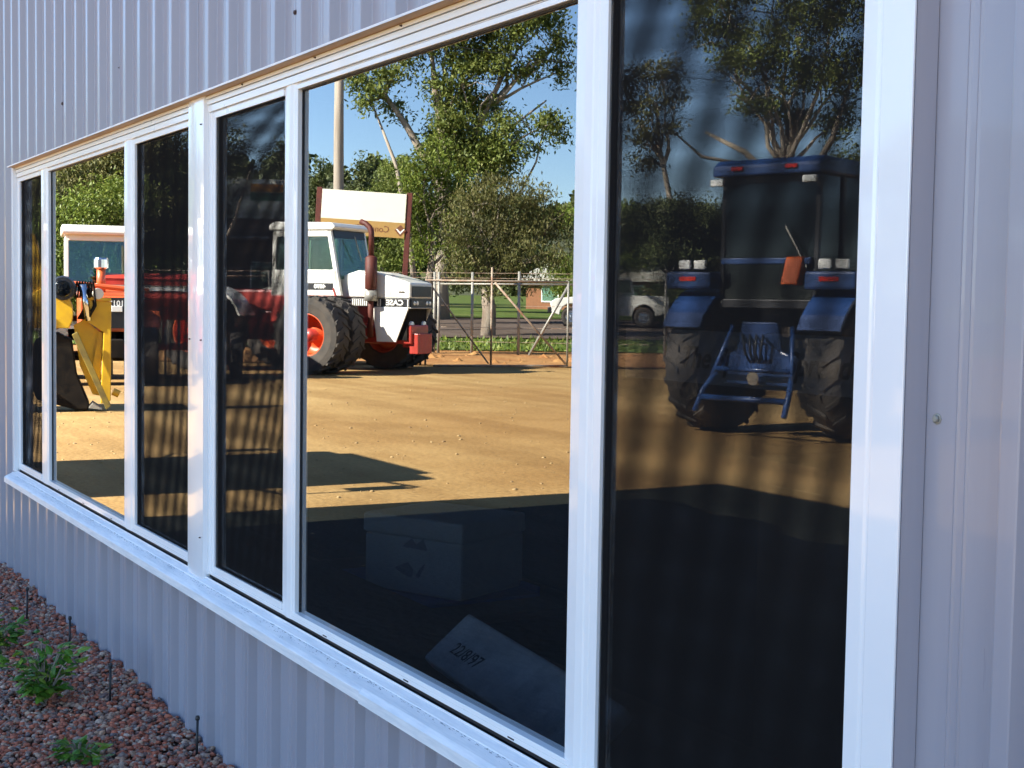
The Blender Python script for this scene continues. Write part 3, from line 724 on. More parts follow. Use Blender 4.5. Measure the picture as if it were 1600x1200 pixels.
for yy in (0.635, -0.645):
    MB().prism([(-0.86, 2.145), (-0.15, 2.145), (-0.28, 2.835), (-0.86, 2.835)], yy, yy+0.01, 'y').build('side_window', cabglass, wt)
    MB().prism([(-1.69, 2.145), (-0.96, 2.145), (-0.96, 2.835), (-1.67, 2.835)], yy, yy+0.01, 'y').build('side_window', cabglass, wt)
boxp('rear_window', cabglass, wt, -1.745, -1.735, -0.6, 0.6, 1.95, 2.95)
MB().tube([(-0.10, 0.05, 2.86), (-0.05, -0.15, 2.35)], 0.012, 6).build('wiper', steel, wt)
boxp('cab_base', redp, wt, -1.80, -0.12, -0.70, 0.70, 1.03, 1.598, bevel=0.02)
boxp('seat', black, wt, -1.35, -0.85, -0.25, 0.25, 1.65, 2.05, bevel=0.05)
boxp('door_stripe', black, wt, -0.95, -0.22, 0.6805, 0.686, 1.72, 1.86)
text_mesh('lettering', '4890', 0.12, whitep, wt, tm((-0.55, 0.6885, 1.79), (-1, 0, 0), (0, 0, 1)), 0.002, 1.2, 0.005)
b = MB()
for k in range(3): b.box(0.02-k*0.02, 0.30, 0.60, 0.95, 0.72+k*0.28, 0.75+k*0.28)
b.tube([(-0.05, 0.93, 1.75), (0.10, 0.95, 1.40), (0.28, 0.95, 0.72)], 0.022, 8); b.build('steps', redp, wt)
for s in (-1, 1):
    b = MB()
    for ax in (-2.95,):
        pts = [(ax + 0.98*math.cos(q), 0.8 + 0.98*math.sin(q)) for q in [math.pi*(0.12+0.76*i/12) for i in range(13)]]
        pts2 = [(ax + 0.93*math.cos(q), 0.8 + 0.93*math.sin(q)) for q in [math.pi*(0.12+0.76*i/12) for i in range(13)]]
        b.prism(pts + pts2[::-1], s*0.92 if s > 0 else -1.45, 1.45 if s > 0 else -0.92, 'y')
    b.build('fender', whitep, wt)
b = MB(); b.box(-3.4, -1.85, -0.5, 0.5, 1.26, 1.72); b.build('fuel_tank', redp, wt, bevel=0.06)
for p_, q_ in (((-3.4, -0.4, 0.7), (-4.1, -0.45, 0.55)), ((-3.4, 0.4, 0.7), (-4.1, 0.45, 0.55)), ((-3.3, 0, 1.2), (-3.95, 0, 1.15))): MB().tube([p_, q_], 0.05).build('linkage_arm', grimy, wt)

# --- generic farm tractor, used for the orange and the blue ones
def farm_tractor(t, paint, rim_m, cab_m, L=2.45, rr=0.80, fr=0.50, track=0.82, cabw=0.62, cab_top=2.80, hood_w=0.36, hood_z=1.50, roof_m=None, cabglass=cabglass):
    for s in (-1, 1):
        wheel(t, 0, s*track, rr, 0.46, rr*0.53, rim_m, s, 20); wheel(t, L, s*(track-0.08), fr, 0.30, fr*0.53, rim_m, s, 18)
    MB().tube([(0, -track, rr), (0, track, rr)], 0.11, 10).build('rear_axle', grimy, t, smooth=True)
    MB().tube([(L, -track, fr), (L, track, fr)], 0.08, 10).build('front_axle', grimy, t, smooth=True)
    b = MB(); b.box(-0.3, 1.1, -0.24, 0.24, 0.55, 1.05); b.box(1.05, L+0.25, -0.20, 0.20, 0.55, 0.95); b.build('transmission', grimy, t, bevel=0.03)
    MB().prism([(0.72, 0.98), (0.72, hood_z), (1.3, hood_z+0.02), (L+0.30, hood_z-0.10), (L+0.46, hood_z-0.16), (L+0.46, 0.92)], -hood_w, hood_w, 'y').build('hood', paint, t, bevel=0.03, seg=3)
    boxp('grille', black, t, L+0.461, L+0.475, -hood_w+0.05, hood_w-0.05, 0.98, hood_z-0.24)
    for s in (-1, 1): boxp('headlight', lampglass, t, L+0.4755, L+0.49, s*0.20-0.09, s*0.20+0.09, hood_z-0.36, hood_z-0.26, bevel=0.01)
    boxp('front_weight', grimy, t, L+0.30, L+0.75, -0.30, 0.30, 0.48, 0.80, bevel=0.02)
    # fenders
    for s in (-1, 1):
        pts = [((rr+0.12)*math.cos(q), rr + (rr+0.12)*math.sin(q)) for q in [math.pi*(0.05+0.80*i/12) for i in range(13)]]
        pts2 = [((rr+0.08)*math.cos(q), rr + (rr+0.08)*math.sin(q)) for q in [math.pi*(0.05+0.80*i/12) for i in range(13)]]
        y0, y1 = sorted((s*(track-0.30), s*(track+0.24)))
        MB().prism(pts + pts2[::-1], y0, y1, 'y').build('fender', paint, t)
    # cab
    z0 = 1.15
    b = MB()
    for s in (-1, 1):
        y0, y1 = sorted((s*cabw, s*(cabw-0.06)))
        b.prism([(0.74, z0), (0.80, z0), (0.72, cab_top-0.12), (0.66, cab_top-0.12)], y0, y1); b.prism([(0.10, z0+0.3), (0.16, z0+0.3), (0.16, cab_top-0.12), (0.10, cab_top-0.12)], y0, y1)
        b.prism([(-0.46, z0+0.35), (-0.40, z0+0.35), (-0.36, cab_top-0.12), (-0.42, cab_top-0.12)], y0, y1); b.prism([(-0.46, z0+0.35), (0.78, z0-0.02), (0.78, z0+0.06), (-0.46, z0+0.43)], y0, y1)
    b.box(0.66, 0.73, -cabw+0.06, cabw-0.06, cab_top-0.22, cab_top-0.12); b.box(-0.44, -0.38, -cabw+0.06, cabw-0.06, cab_top-0.20, cab_top-0.12)
    b.box(0.74, 0.79, -cabw+0.06, cabw-0.06, z0+0.38, z0+0.44); b.box(-0.46, -0.40, -cabw+0.06, cabw-0.06, z0+0.36, z0+0.46)
    b.build('cab_frame', cab_m, t, bevel=0.008)
    MB().prism([(-0.56, cab_top-0.12), (0.86, cab_top-0.12), (0.90, cab_top-0.06), (0.80, cab_top+0.06), (-0.45, cab_top+0.08), (-0.56, cab_top)], -cabw-0.06, cabw+0.06, 'y').build('cab_roof', roof_m or cab_m, t, bevel=0.03, seg=3)
    MB().prism([(0.755, z0+0.44), (0.765, z0+0.44), (0.695, cab_top-0.22), (0.685, cab_top-0.22)], -cabw+0.06, cabw-0.06, 'y').build('windscreen', cabglass, t)
    boxp('rear_window', cabglass, t, -0.425, -0.415, -cabw+0.06, cabw-0.06, z0+0.46, cab_top-0.20)
    for s in (-1, 1):
        yy = s*(cabw-0.035)
        b = MB(); b.prism([(0.16, z0+0.24), (0.74, z0+0.06), (0.68, cab_top-0.12), (0.16, cab_top-0.12)], yy-0.004, yy+0.004, 'y'); b.prism([(-0.42, z0+0.42), (0.10, z0+0.27), (0.10, cab_top-0.12), (-0.38, cab_top-0.12)], yy-0.004, yy+0.004, 'y'); b.build('side_window', cabglass, t)
    boxp('seat', black, t, -0.25, 0.25, -0.24, 0.24, 1.3, 1.75, bevel=0.06)
    boxp('dash', black, t, 0.45, 0.72, -0.25, 0.25, 1.2, 1.62, bevel=0.05)
    boxp('cab_floor', grimy, t, -0.45, 0.75, -cabw+0.07, cabw-0.07, 1.06, 1.149)

ot = thing('orange_tractor', 'orange tractor with white cab facing the shed beside the yellow backhoe', 'tractor', (-26.7, -5.02, 0), math.atan2(0.20, 0.98))
farm_tractor(ot, orangep, orange_rim, whitep, L=2.2, cab_top=2.74, cabw=0.60, hood_w=0.40, hood_z=1.62)
MB().tube([(1.75, 0.02, 1.55), (1.75, 0.02, 2.02)], 0.075, 12).build('intake_stack', orangep, ot, smooth=True)
MB().lathe([(0, 2.20), (0.11, 2.19), (0.125, 2.16), (0.125, 2.02), (0.09, 2.0), (0, 2.0)], 14, 'z', (1.75, 0.02, 0)).build('precleaner', chrome, ot)
b = MB(); b.tube([(2.3, -0.75, 1.62), (2.3, 0.62, 1.74)], 0.045, 8); b.tube([(2.3, -0.45, 1.55), (1.2, -0.5, 1.95)], 0.04, 8); b.build('loader_bar', orangep, ot)
boxp('badge_panel', black, ot, 2.662, 2.674, -0.40, 0.02, 1.30, 1.50)
text_mesh('lettering', '1012', 0.13, signwhite, ot, tm((2.676, -0.19, 1.40), (0, 1, 0), (0, 0, 1)), 0.002, 1.0, 0.003)
MB().tube([(1.3, -0.46, 1.2), (1.3, -0.46, 2.55)], 0.045, 10).build('exhaust_pipe', rustysteel, ot, smooth=True)
boxp('mirror', black, ot, 0.86, 0.90, -0.70, -0.50, 2.20, 2.45, bevel=0.01)

# --- blue tractor seen from behind
bt_ = thing('blue_tractor', 'blue tractor seen from behind with amber indicator and rear linkage', 'tractor', (-12.8, -9.66, 0), math.atan2(-0.955, -0.297))
farm_tractor(bt_, bluep, bluep, black, L=2.5, rr=0.84, fr=0.58, track=0.95, cabw=0.66, cab_top=3.16, hood_w=0.40, hood_z=1.70, roof_m=bluep, cabglass=darkcab)
for s in (-1, 1):
    boxp('work_lamp', lampglass, bt_, -0.60, -0.56, s*0.95-0.20, s*0.95-0.04, 1.96, 2.07, bevel=0.012); boxp('work_lamp', lampglass, bt_, -0.60, -0.56, s*0.95+0.02, s*0.95+0.18, 1.96, 2.07, bevel=0.012)
    boxp('lamp_box', bluep, bt_, -0.66, -0.40, s*0.95-0.34, s*0.95+0.30, 1.73, 1.93, bevel=0.03)
    boxp('tail_lamp', redlamp, bt_, -0.668, -0.655, s*0.95-0.14, s*0.95+0.10, 1.82, 1.87)
    boxp('roof_lamp', redlamp, bt_, -0.585, -0.562, s*0.36-0.08, s*0.36+0.08, 3.10, 3.15, bevel=0.01)
    boxp('roof_work_lamp', lampglass, bt_, -0.62, -0.565, s*0.62-0.09, s*0.62+0.09, 2.93, 3.01, bevel=0.012)
MB().prism([(-0.66, 1.78), (-0.52, 1.78), (-0.40, 2.10), (-0.54, 2.10)], 0.30, 0.52, 'y').build('indicator', amber, bt_, bevel=0.02)
boxp('cross_panel', bluep, bt_, -0.52, -0.46, -0.60, 0.60, 2.02, 2.09, bevel=0.01)
b = MB()
pl = [(-0.24, 1.35), (0.24, 1.35), (0.30, 1.02), (0.40, 0.98), (0.46, 0.62), (-0.46, 0.62), (-0.40, 0.98), (-0.30, 1.02)]
b.prism(pl, -0.58, -0.50, 'x'); b.build('hitch_plate', bluep, bt_, bevel=0.015)
b = MB()
for s in (-1, 1): b.tube([(-0.52, s*0.44, 0.95), (-0.85, s*0.58, 0.55), (-0.98, s*0.60, 0.30)], 0.035, 8); b.tube([(-0.52, s*0.40, 1.30), (-0.75, s*0.55, 0.66)], 0.028, 8)
b.tube([(-0.90, -0.58, 0.47), (-0.90, 0.58, 0.47)], 0.035, 8); b.tube([(-0.72, -0.5, 0.80), (-0.72, 0.5, 0.80)], 0.03, 8); b.build('linkage_arms', bluep, bt_, smooth=True)
b = MB()
for k in range(4): b.tube([(-0.60, -0.16+k*0.10, 1.12), (-0.72, -0.13+k*0.09, 1.20), (-0.72, -0.10+k*0.07, 1.00), (-0.60, -0.12+k*0.06, 0.90)], 0.018, 6)
b.build('hydraulic_hoses', black, bt_, smooth=True)
MB().lathe([(0, -0.6), (0.08, -0.6), (0.08, -0.45)], 12, 'x', (-0.1, 0, 0.70)).build('power_take_off', chrome, bt_)
MB().tube([(-0.5, 0.55, 1.98), (-0.48, 0.25, 2.45)], 0.012, 6).build('wiper', steel, bt_)

# --- yellow backhoe: local x = along the row, local y = towards the shed
yb = thing('yellow_backhoe', 'yellow backhoe with folded digging arm and dark bucket beside the orange tractor', 'backhoe', (-19.0, -2.95, 0), math.atan2(-0.973, 0.229))
MB().prism([(0.20, 0.10), (0.33, 0.14), (0.34, 1.46), (0.02, 1.48), (0.02, 1.20), (0.24, 1.05)], 0.02, 0.10, 'y').build('dipper_arm', yellowp, yb, bevel=0.010)
MB().prism([(-0.06, 0.60), (0.10, 0.22), (0.20, 0.20), (0.20, 1.04), (0.0, 1.22), (-0.14, 1.14)], -0.06, -0.02, 'y').build('arm_plate', yellowp, yb, bevel=0.004)
MB().prism([(0.10, 0.60), (0.20, 0.35), (0.23, 1.04), (0.18, 1.06)], 0.0, 0.018, 'y').build('arm_gusset', yellowp, yb)
MB().prism([(0.02, 1.482), (0.34, 1.462), (0.34, 1.50), (0.02, 1.52)], -0.12, 0.12, 'y').build('arm_cap', yellowp, yb)
MB().lathe([(0, 0.12), (0.07, 0.12), (0.075, 0.10), (0.075, -0.10), (0, -0.10)], 14, 'y', (0.17, 0.02, 1.56)).build('pivot_boss', signcream, yb)
for yy in (0.16, -0.22): MB().prism([(-0.16, 1.02), (-0.09, 1.06), (0.33, 0.08), (0.27, 0.03)], yy, yy+0.05, 'y').build('crowd_link', mat('dull_yellow_paint', (0.30, 0.22, 0.03), 0.6, col2=(0.12, 0.09, 0.03), scale=8), yb, bevel=0.006)
pts = [(-0.75, 0.55), (-0.60, 0.16), (-0.10, 0.02), (0.04, 0.02), (0.06, 0.10), (-0.10, 0.50), (-0.16, 0.95), (-0.35, 1.05), (-0.62, 0.95)]
MB().prism(pts, -0.30, 0.12, 'y').build('bucket', grimy, yb, bevel=0.02)
b = MB()
for k in range(5): b.prism([(0.05, 0.06), (0.22, -0.0+0.04), (0.10, 0.12)], -0.28+k*0.13, -0.22+k*0.13, 'y')
b.build('bucket_teeth', steel, yb)
MB().tube([(0.36, 0.0, 0.26), (0.44, 0.0, 0.22)], 0.05, 10).build('pivot_pin', yellowp, yb)
b = MB()
for k in range(7):
    b.tube([(-0.12+0.03*k, -0.12+0.045*k, 1.50), (-0.10+0.035*k, -0.14+0.05*k, 1.72), (0.02+0.02*k, -0.1+0.04*k, 1.40), (-0.08+0.02*k, -0.12+0.04*k, 1.22)], 0.017, 6)
b.build('hydraulic_hoses', grimy, yb, smooth=True)
MB().tube([(-0.02, 0.10, 1.68), (0.05, 0.10, 1.20)], 0.045, 10).build('hydraulic_ram', chrome, yb, smooth=True)
pts = [(-0.44 + 0.30*math.cos(q), 1.30 + 0.34*math.sin(q)) for q in [math.pi*(-0.2+1.4*i/14) for i in range(15)]]
MB().prism(pts, -0.16, 0.16, 'y').build('boom_knuckle', yellowp, yb, bevel=0.012)
MB().lathe([(0, 0.10), (0.15, 0.09), (0.17, 0.0), (0.17, -0.12), (0, -0.12)], 16, 'y', (-0.27, 0.10, 1.62)).build('work_lamp', black, yb)
MB().lathe([(0, 0.222), (0.10, 0.216), (0.11, 0.205)], 14, 'y', (-0.27, 0.0, 1.62)).build('lamp_glass', darkcab, yb)
b = MB(); b.prism([(-0.55, 1.1), (-0.35, 1.1), (-0.60, 2.3), (-0.95, 2.6), (-2.1, 1.4), (-2.0, 1.2), (-0.95, 2.25)], -0.12, 0.12, 'y'); b.build('boom', yellowp, yb, bevel=0.02)
b = MB(); b.box(-4.9, -2.0, -0.5, 0.5, 0.75, 1.45); b.build('body', yellowp, yb, bevel=0.06)
b = MB(); b.box(-3.9, -2.4, -0.55, 0.55, 2.55, 2.68)
for xx in (-3.85, -2.5):
    for yy in (-0.5, 0.44): b.box(xx, xx+0.06, yy, yy+0.06, 1.45, 2.55)
b.build('canopy', black, yb, bevel=0.01)
b = MB(); b.box(-5.3, -4.95, -0.9, 0.9, 0.25, 0.95); b.build('loader_bucket', grimy, yb, bevel=0.03)
for s in (-1, 1): wheel(yb, -2.7, s*0.72, 0.66, 0.42, 0.34, yellowp, s, 18); wheel(yb, -4.6, s*0.66, 0.42, 0.28, 0.22, yellowp, s, 16)

# --- red seed drill between the tractors
sdm = thing('red_seed_drill', 'long red seed box machine with pale stripe parked between the tractors', 'seed drill', (-25.9, -6.1, 0), math.atan2(-0.96, 0.28))
MB().prism([(-0.32, 1.50), (-0.12, 1.10), (0.12, 1.10), (0.32, 1.50), (0.32, 1.84), (-0.32, 1.84)], -1.15, 1.0, 'x').build('seed_box', redp, sdm, bevel=0.015)
MB().prism([(-0.34, 1.845), (0.34, 1.845), (0.20, 1.95), (-0.20, 1.95)], -1.17, 1.02, 'x').build('lid', redp, sdm, bevel=0.01)
boxp('stripe', steel, sdm, -1.12, 0.97, 0.3205, 0.33, 1.62, 1.73)
boxp('nameplate', signwhite, sdm, -0.9, 0.3, 0.3305, 0.336, 1.635, 1.70)
b = MB(); b.box(-1.2, 1.05, -0.45, -0.37, 0.55, 0.65); b.box(-1.2, 1.05, 0.37, 0.45, 0.55, 0.65)
for xx in (-1.2, -0.1, 0.97): b.box(xx, xx+0.08, -0.369, 0.369, 0.55, 0.65); b.box(xx, xx+0.08, -0.05, 0.05, 0.65, 1.2)
b.build('drill_frame', redp, sdm)
for k in range(9): MB().tube([(-1.0+k*0.24, 0.0, 1.1), (-1.0+k*0.24, 0.12, 0.6), (-1.0+k*0.24, 0.02, 0.05)], 0.025, 6).build('seed_tube', steel, sdm, smooth=True)
for xx, s in ((-1.38, 0), (1.25, 0)):
    w_ = wheel(sdm, xx, 0.0, 0.45, 0.22, 0.25, signwhite, 1, 16); w_.rotation_euler = (0, 0, R(90))

# --- truck round the far corner: its shadow falls on the yard
tk = thing('parked_truck', 'cab-over truck parked round the far corner of the shed', 'truck', (-12.2, -0.25, 0), R(-90))
MB().prism([(0.0, 0.75), (0.0, 1.9), (-0.18, 2.75), (-0.3, 2.85), (-1.9, 2.85), (-1.9, 0.75)], -1.22, 1.22, 'y').build('cab', whitep, tk, bevel=0.06)
MB().prism([(0.004, 1.75), (0.008, 1.75), (-0.158, 2.62), (-0.164, 2.62)], -1.05, 1.05, 'y').build('windscreen', cabglass, tk)
boxp('bumper', steel, tk, 0.0, 0.18, -1.2, 1.2, 0.42, 0.74, bevel=0.03)
MB().prism([(-0.5, 2.851), (-1.9, 2.851), (-1.9, 3.55), (-1.0, 3.45)], -1.0, 0.8, 'y').build('wind_deflector', whitep, tk, bevel=0.05)
b = MB()
b.tube([(-0.3, 1.22, 2.5), (-0.2, 1.62, 2.5), (-0.2, 1.68, 2.44), (-0.2, 1.68, 1.75), (-0.2, 1.62, 1.68), (-0.3, 1.22, 1.68)], 0.022, 6); b.tube([(-0.3, -1.22, 2.5), (-0.2, -1.55, 2.5), (-0.2, -1.55, 1.75), (-0.3, -1.22, 1.68)], 0.022, 6); b.build('mirror_bracket', steel, tk)
for s in (-1, 1): boxp('mirror', black, tk, -0.24, -0.19, s*1.58-0.10, s*1.58+0.10, 2.1, 2.45, bevel=0.01)
b = MB(); b.tube([(-2.1, 0.9, 0.8), (-2.1, 0.9, 3.7)], 0.08, 10); b.build('exhaust_stack', steel, tk)
MB().box(-9.0, -2.0, -1.24, 1.24, 1.02, 1.22).build('tray', grimy, tk); boxp('headboard', steel, tk, -2.05, -1.98, -1.2, 1.2, 1.221, 2.6)
boxp('chassis', grimy, tk, -8.8, -0.2, -0.42, 0.42, 0.72, 1.015)
for xx in (-0.75, -6.6, -7.7):
    for s in (-1, 1): wheel(tk, xx, s*1.02, 0.50, 0.28, 0.28, steel, s, 24)

# ------------------------------------------------------------------ gate, fence, sign, pole
gt = thing('rusty_gate', 'rusty pipe gate leaf with diagonal braces hung at the yard edge', 'gate', (-28.4, -12.7, 0), math.atan2(-15.84+12.7, -27.3+28.4))
def pipe(name, m, par, p0, p1, r=0.024): return MB().tube([p0, p1], r, 8).build(name, m, par, smooth=True)
GL = 3.30
pipe('top_rail', rustysteel, gt, (0, 0, 1.98), (GL, 0, 2.0)); pipe('bottom_rail', rustysteel, gt, (0.2, 0, 0.06), (GL, 0, 0.07), 0.03)
pipe('stile', rustysteel, gt, (0.02, 0, 0.06), (0.02, 0, 2.0)); pipe('stile', rustysteel, gt, (1.52, 0, 0.06), (1.52, 0, 2.30)); pipe('stile', steel, gt, (GL, 0, 0.07), (GL, 0, 2.02))
pipe('brace', rustysteel, gt, (1.58, 0.03, 1.96), (GL-0.04, 0.03, 0.12)); pipe('brace', rustysteel, gt, (0.06, 0.03, 1.96), (1.46, 0.03, 0.12), 0.02)
gp = thing('gate_post', 'galvanised pipe post the rusty gate leaf hangs from', 'post', (-27.05, -15.98, 0))
pipe('pipe', steel, gp, (0, 0, -0.1), (0, 0, 2.32), 0.045); pipe('cap', steel, gp, (0, 0, 2.32), (0, 0, 2.35), 0.05)
fn = thing('pipe_fence', 'galvanised pipe fence with wire strands behind the rusty gate', 'fence', (-35.0, -16.3, 0.0), math.atan2(-1.75, 1.45))
for xx, h_ in ((0.0, 2.32), (0.12, 2.32), (1.07, 2.33), (2.38, 2.36), (4.05, 2.36), (6.4, 2.36), (8.8, 2.36), (-2.4, 2.3), (-4.8, 2.3), (-7.2, 2.3), (-9.6, 2.3)): pipe('post', steel, fn, (xx, 0, -0.1), (xx, 0, h_), 0.04)
pipe('top_rail', steel, fn, (0.0, 0.0, 1.99), (4.05, 0, 2.02), 0.026); pipe('brace', steel, fn, (2.67, 0.05, 0.02), (3.75, 0.05, 1.98), 0.038)
for zz in (2.16, 2.30, 1.4, 0.8, 0.4):
    b = MB(); b.tube([(-9.6, 0, zz-0.03), (0, 0, zz), (8.6, 0, zz+0.02)], 0.006, 5); b.build('wire_strand', rustysteel, fn)

sb = thing('sign_board', 'cream board on rust red posts with ochre lettered strip above the white tractor', 'sign', (-34.98, -12.61, 0.05), math.atan2(-14.65+12.61, -33.75+34.98))
sb.rotation_euler.y = R(3.0)
SLn = math.hypot(14.65-12.61, 34.98-33.75)
for xx in (0.0, SLn): MB().box(xx-0.07, xx+0.07, -0.06, 0.06, -0.2, 4.42).build('post', rustred, sb, bevel=0.008)
boxp('panel', signcream, sb, 0.08, SLn-0.08, 0.061, 0.085, 3.62, 4.38, bevel=0.003)
boxp('strip', signtan, sb, 0.08, SLn-0.08, 0.063, 0.083, 3.22, 3.6185)
mm = tm((SLn*0.5-0.20, 0.0845, 3.415), (-1, 0, 0), (0, 0, 1))
text_mesh('lettering', 'Connor Shea Napier', 0.24, brownink, sb, tm((SLn*0.5-0.22, 0.0845, 3.42), (-1, 0, 0), (0, 0, 1)), 0.003, 0.92)
b = MB(); b.prism([(SLn-0.34, 3.42), (SLn-0.19, 3.27), (SLn-0.04-0.0, 3.42), (SLn-0.19, 3.57)], 0.0835, 0.088, 'y'); b.build('emblem', brownink, sb)
b = MB(); b.prism([(SLn-0.31, 3.46), (SLn-0.27, 3.46), (SLn-0.19, 3.38), (SLn-0.11, 3.46), (SLn-0.07, 3.46), (SLn-0.19, 3.32)], 0.0885, 0.091, 'y'); b.build('emblem_mark', signwhite, sb)

up = thing('utility_pole', 'tall weathered timber utility pole behind the cream sign', 'pole', (-45.4, -17.84, gz(sdist(-45.4, -17.84))))
b = MB(); b.tube([(0, 0, -0.5), (0.02, 0, 3), (0.0, 0.02, 7), (-0.03, 0, 11)], [0.20, 0.19, 0.17, 0.14], 14); b.build('pole_shaft', polewood, up, smooth=True)
boxp('crossarm', polewood, up, -1.1, 1.1, -0.06, 0.06, 10.2, 10.32)
for xx in (-1.0, -0.4, 0.4, 1.0): MB().lathe([(0, 10.5), (0.05, 10.48), (0.03, 10.44), (0.06, 10.40), (0.02, 10.33), (0, 10.32)], 10, 'z', (xx, 0, 0)).build('insulator', signwhite, up)
wr = MB(); a0 = Vector((-45.4, -18.4, 10.8)); a1 = Vector((-30, -52, 9.3))
wr.tube([a0.lerp(a1, i/16) - Vector((0, 0, 0.9*4*(i/16)*(1-i/16))) for i in range(17)], 0.014, 5)
tag(wr.build('overhead_wire', poly_pipe, None), 'thin dark overhead wire sagging across the sky beside the gum tree', 'wire')

# ------------------------------------------------------------------ car on the road, house, shop
ct = thing('white_utility', 'white four wheel drive with steel rims passing behind the gate', 'car', (-45.85, -29.45, gz(sdist(-45.85, -29.45))+0.1), math.atan2(0.848, -0.53))
b = MB()
side = [(-2.3, 0.55), (-2.3, 1.15), (-2.2, 1.2), (0.55, 1.22), (0.75, 1.16), (2.05, 1.02), (2.22, 0.92), (2.25, 0.55), (1.90, 0.50)]
arch = lambda cx: [(cx + 0.45*math.cos(q), 0.42 + 0.45*math.sin(q)) for q in [math.pi*i/8 for i in range(9)]]
side = [(-2.3, 0.55), (-2.3, 1.15), (-2.2, 1.2), (0.55, 1.24), (0.8, 1.20), (2.05, 1.06), (2.22, 0.95), (2.25, 0.55)] + arch(1.45) + arch(-1.35)
b.prism(side, -0.85, 0.85, 'y'); b.build('body', whitep, ct, bevel=0.03)
MB().prism([(-1.0, 1.235), (0.55, 1.245), (0.05, 1.85), (-0.85, 1.88)], -0.74, 0.74, 'y').build('cabin', whitep, ct, bevel=0.05)
for yy in (0.741, -0.751): MB().prism([(-0.85, 1.32), (0.36, 1.32), (-0.02, 1.78), (-0.78, 1.80)], yy, yy+0.01, 'y').build('side_window', cabglass, ct)
MB().prism([(0.52, 1.30), (0.535, 1.30), (0.10, 1.82), (0.085, 1.82)], -0.68, 0.68, 'y').build('windscreen', cabglass, ct)
boxp('bumper', black, ct, 2.2, 2.36, -0.86, 0.86, 0.50, 0.72, bevel=0.03)
for s in (-1, 1):
    boxp('headlight', lampglass, ct, 2.215, 2.26, s*0.62-0.13, s*0.62+0.13, 0.78, 0.92, bevel=0.01)
    for xx in (1.45, -1.35): wheel(ct, xx, s*0.74, 0.38, 0.24, 0.21, chrome, s, 26)

hs = thing('brick_house', 'orange brick house with pale gable roof across the road', 'house', (-74.0, -49.6, gz(sdist(-74.0, -49.6))+0.1), R(-62+42))
boxp('wall', brick, hs, -5.5, 5.5, -3.0, 3.0, -0.9, 2.0)
for s in (-1, 1): MB().prism([(-3.0, 2.0), (3.0, 2.0), (0, 2.95)], s*5.5-0.1, s*5.5+0.1, 'x').build('gable', brick, hs)
MB().prism([(-3.6, 1.82), (0, 2.98), (3.6, 1.82), (3.6, 1.92), (0, 3.10), (-3.6, 1.92)], -6.0, 6.0, 'x').build('roof', roofpale, hs)
b = MB()
for xx in (-6.02, 6.0): b.prism([(-3.62, 1.72), (0, 2.90), (3.62, 1.72), (3.62, 1.94), (0, 3.12), (-3.62, 1.94)], xx, xx+0.04, 'x')
b.build('bargeboard', signwhite, hs)
for xx in (-3.5, -0.5, 3.0):
    f = boxp('window', signwhite, hs, xx-0.7, xx+0.7, 3.001, 3.06, 0.5, 1.6); boxp('pane', cabglass, f, xx-0.62, xx+0.62, 3.061, 3.07, 0.58, 1.52)
f = boxp('window', signwhite, hs, 5.61, 5.66, -1.0, 1.0, 0.5, 1.6); boxp('pane', cabglass, f, 5.661, 5.67, -0.92, 0.92, 0.58, 1.52)
boxp('door', rustred, hs, 1.0, 1.9, 3.001, 3.05, -0.4, 1.65)

sh = thing('boarded_shop', 'white boarded shop front with orange and green sign far behind the tractor', 'shop', (-57.0, -18.9, gz(sdist(-57, -18.9))), math.atan2(-0.94, 0.34))
boxp('wall', mat('shop_wall', (0.16, 0.10, 0.075), 0.9, var=0.2, scale=1), sh, -2.8, 1.4, -6.0, 0, -0.3, 4.2)
for k in range(9): boxp('parapet_board', signcream, sh, -1.75, 1.4, 0.0+0.002*(k % 2), 0.06+0.003*(k % 2), 4.215+k*0.185, 4.38+k*0.185)
boxp('parapet', signcream, sh, -1.75, 1.4, -0.2, -0.001, 4.201, 5.85)
boxp('sign_panel', signcream, sh, -0.15, 1.3, 0.065, 0.09, 4.9, 5.7)
boxp('sign_band', mat('orange_sign', (0.75, 0.28, 0.02), 0.5), sh, -0.1, 1.25, 0.0905, 0.10, 5.32, 5.65); boxp('sign_band', mat('green_sign', (0.05, 0.17, 0.09), 0.5), sh, -0.1, 1.25, 0.0905, 0.10, 4.95, 5.30)
boxp('awning', clad, sh, -2.9, 1.5, 0.1, 1.8, 3.3, 3.4)
for xx in (-1.6, 0.4): f = boxp('window', signwhite, sh, xx-0.5, xx+0.5, 0.001, 0.04, 0.9, 2.4); boxp('pane', cabglass, f, xx-0.44, xx+0.44, 0.041, 0.05, 0.96, 2.34)

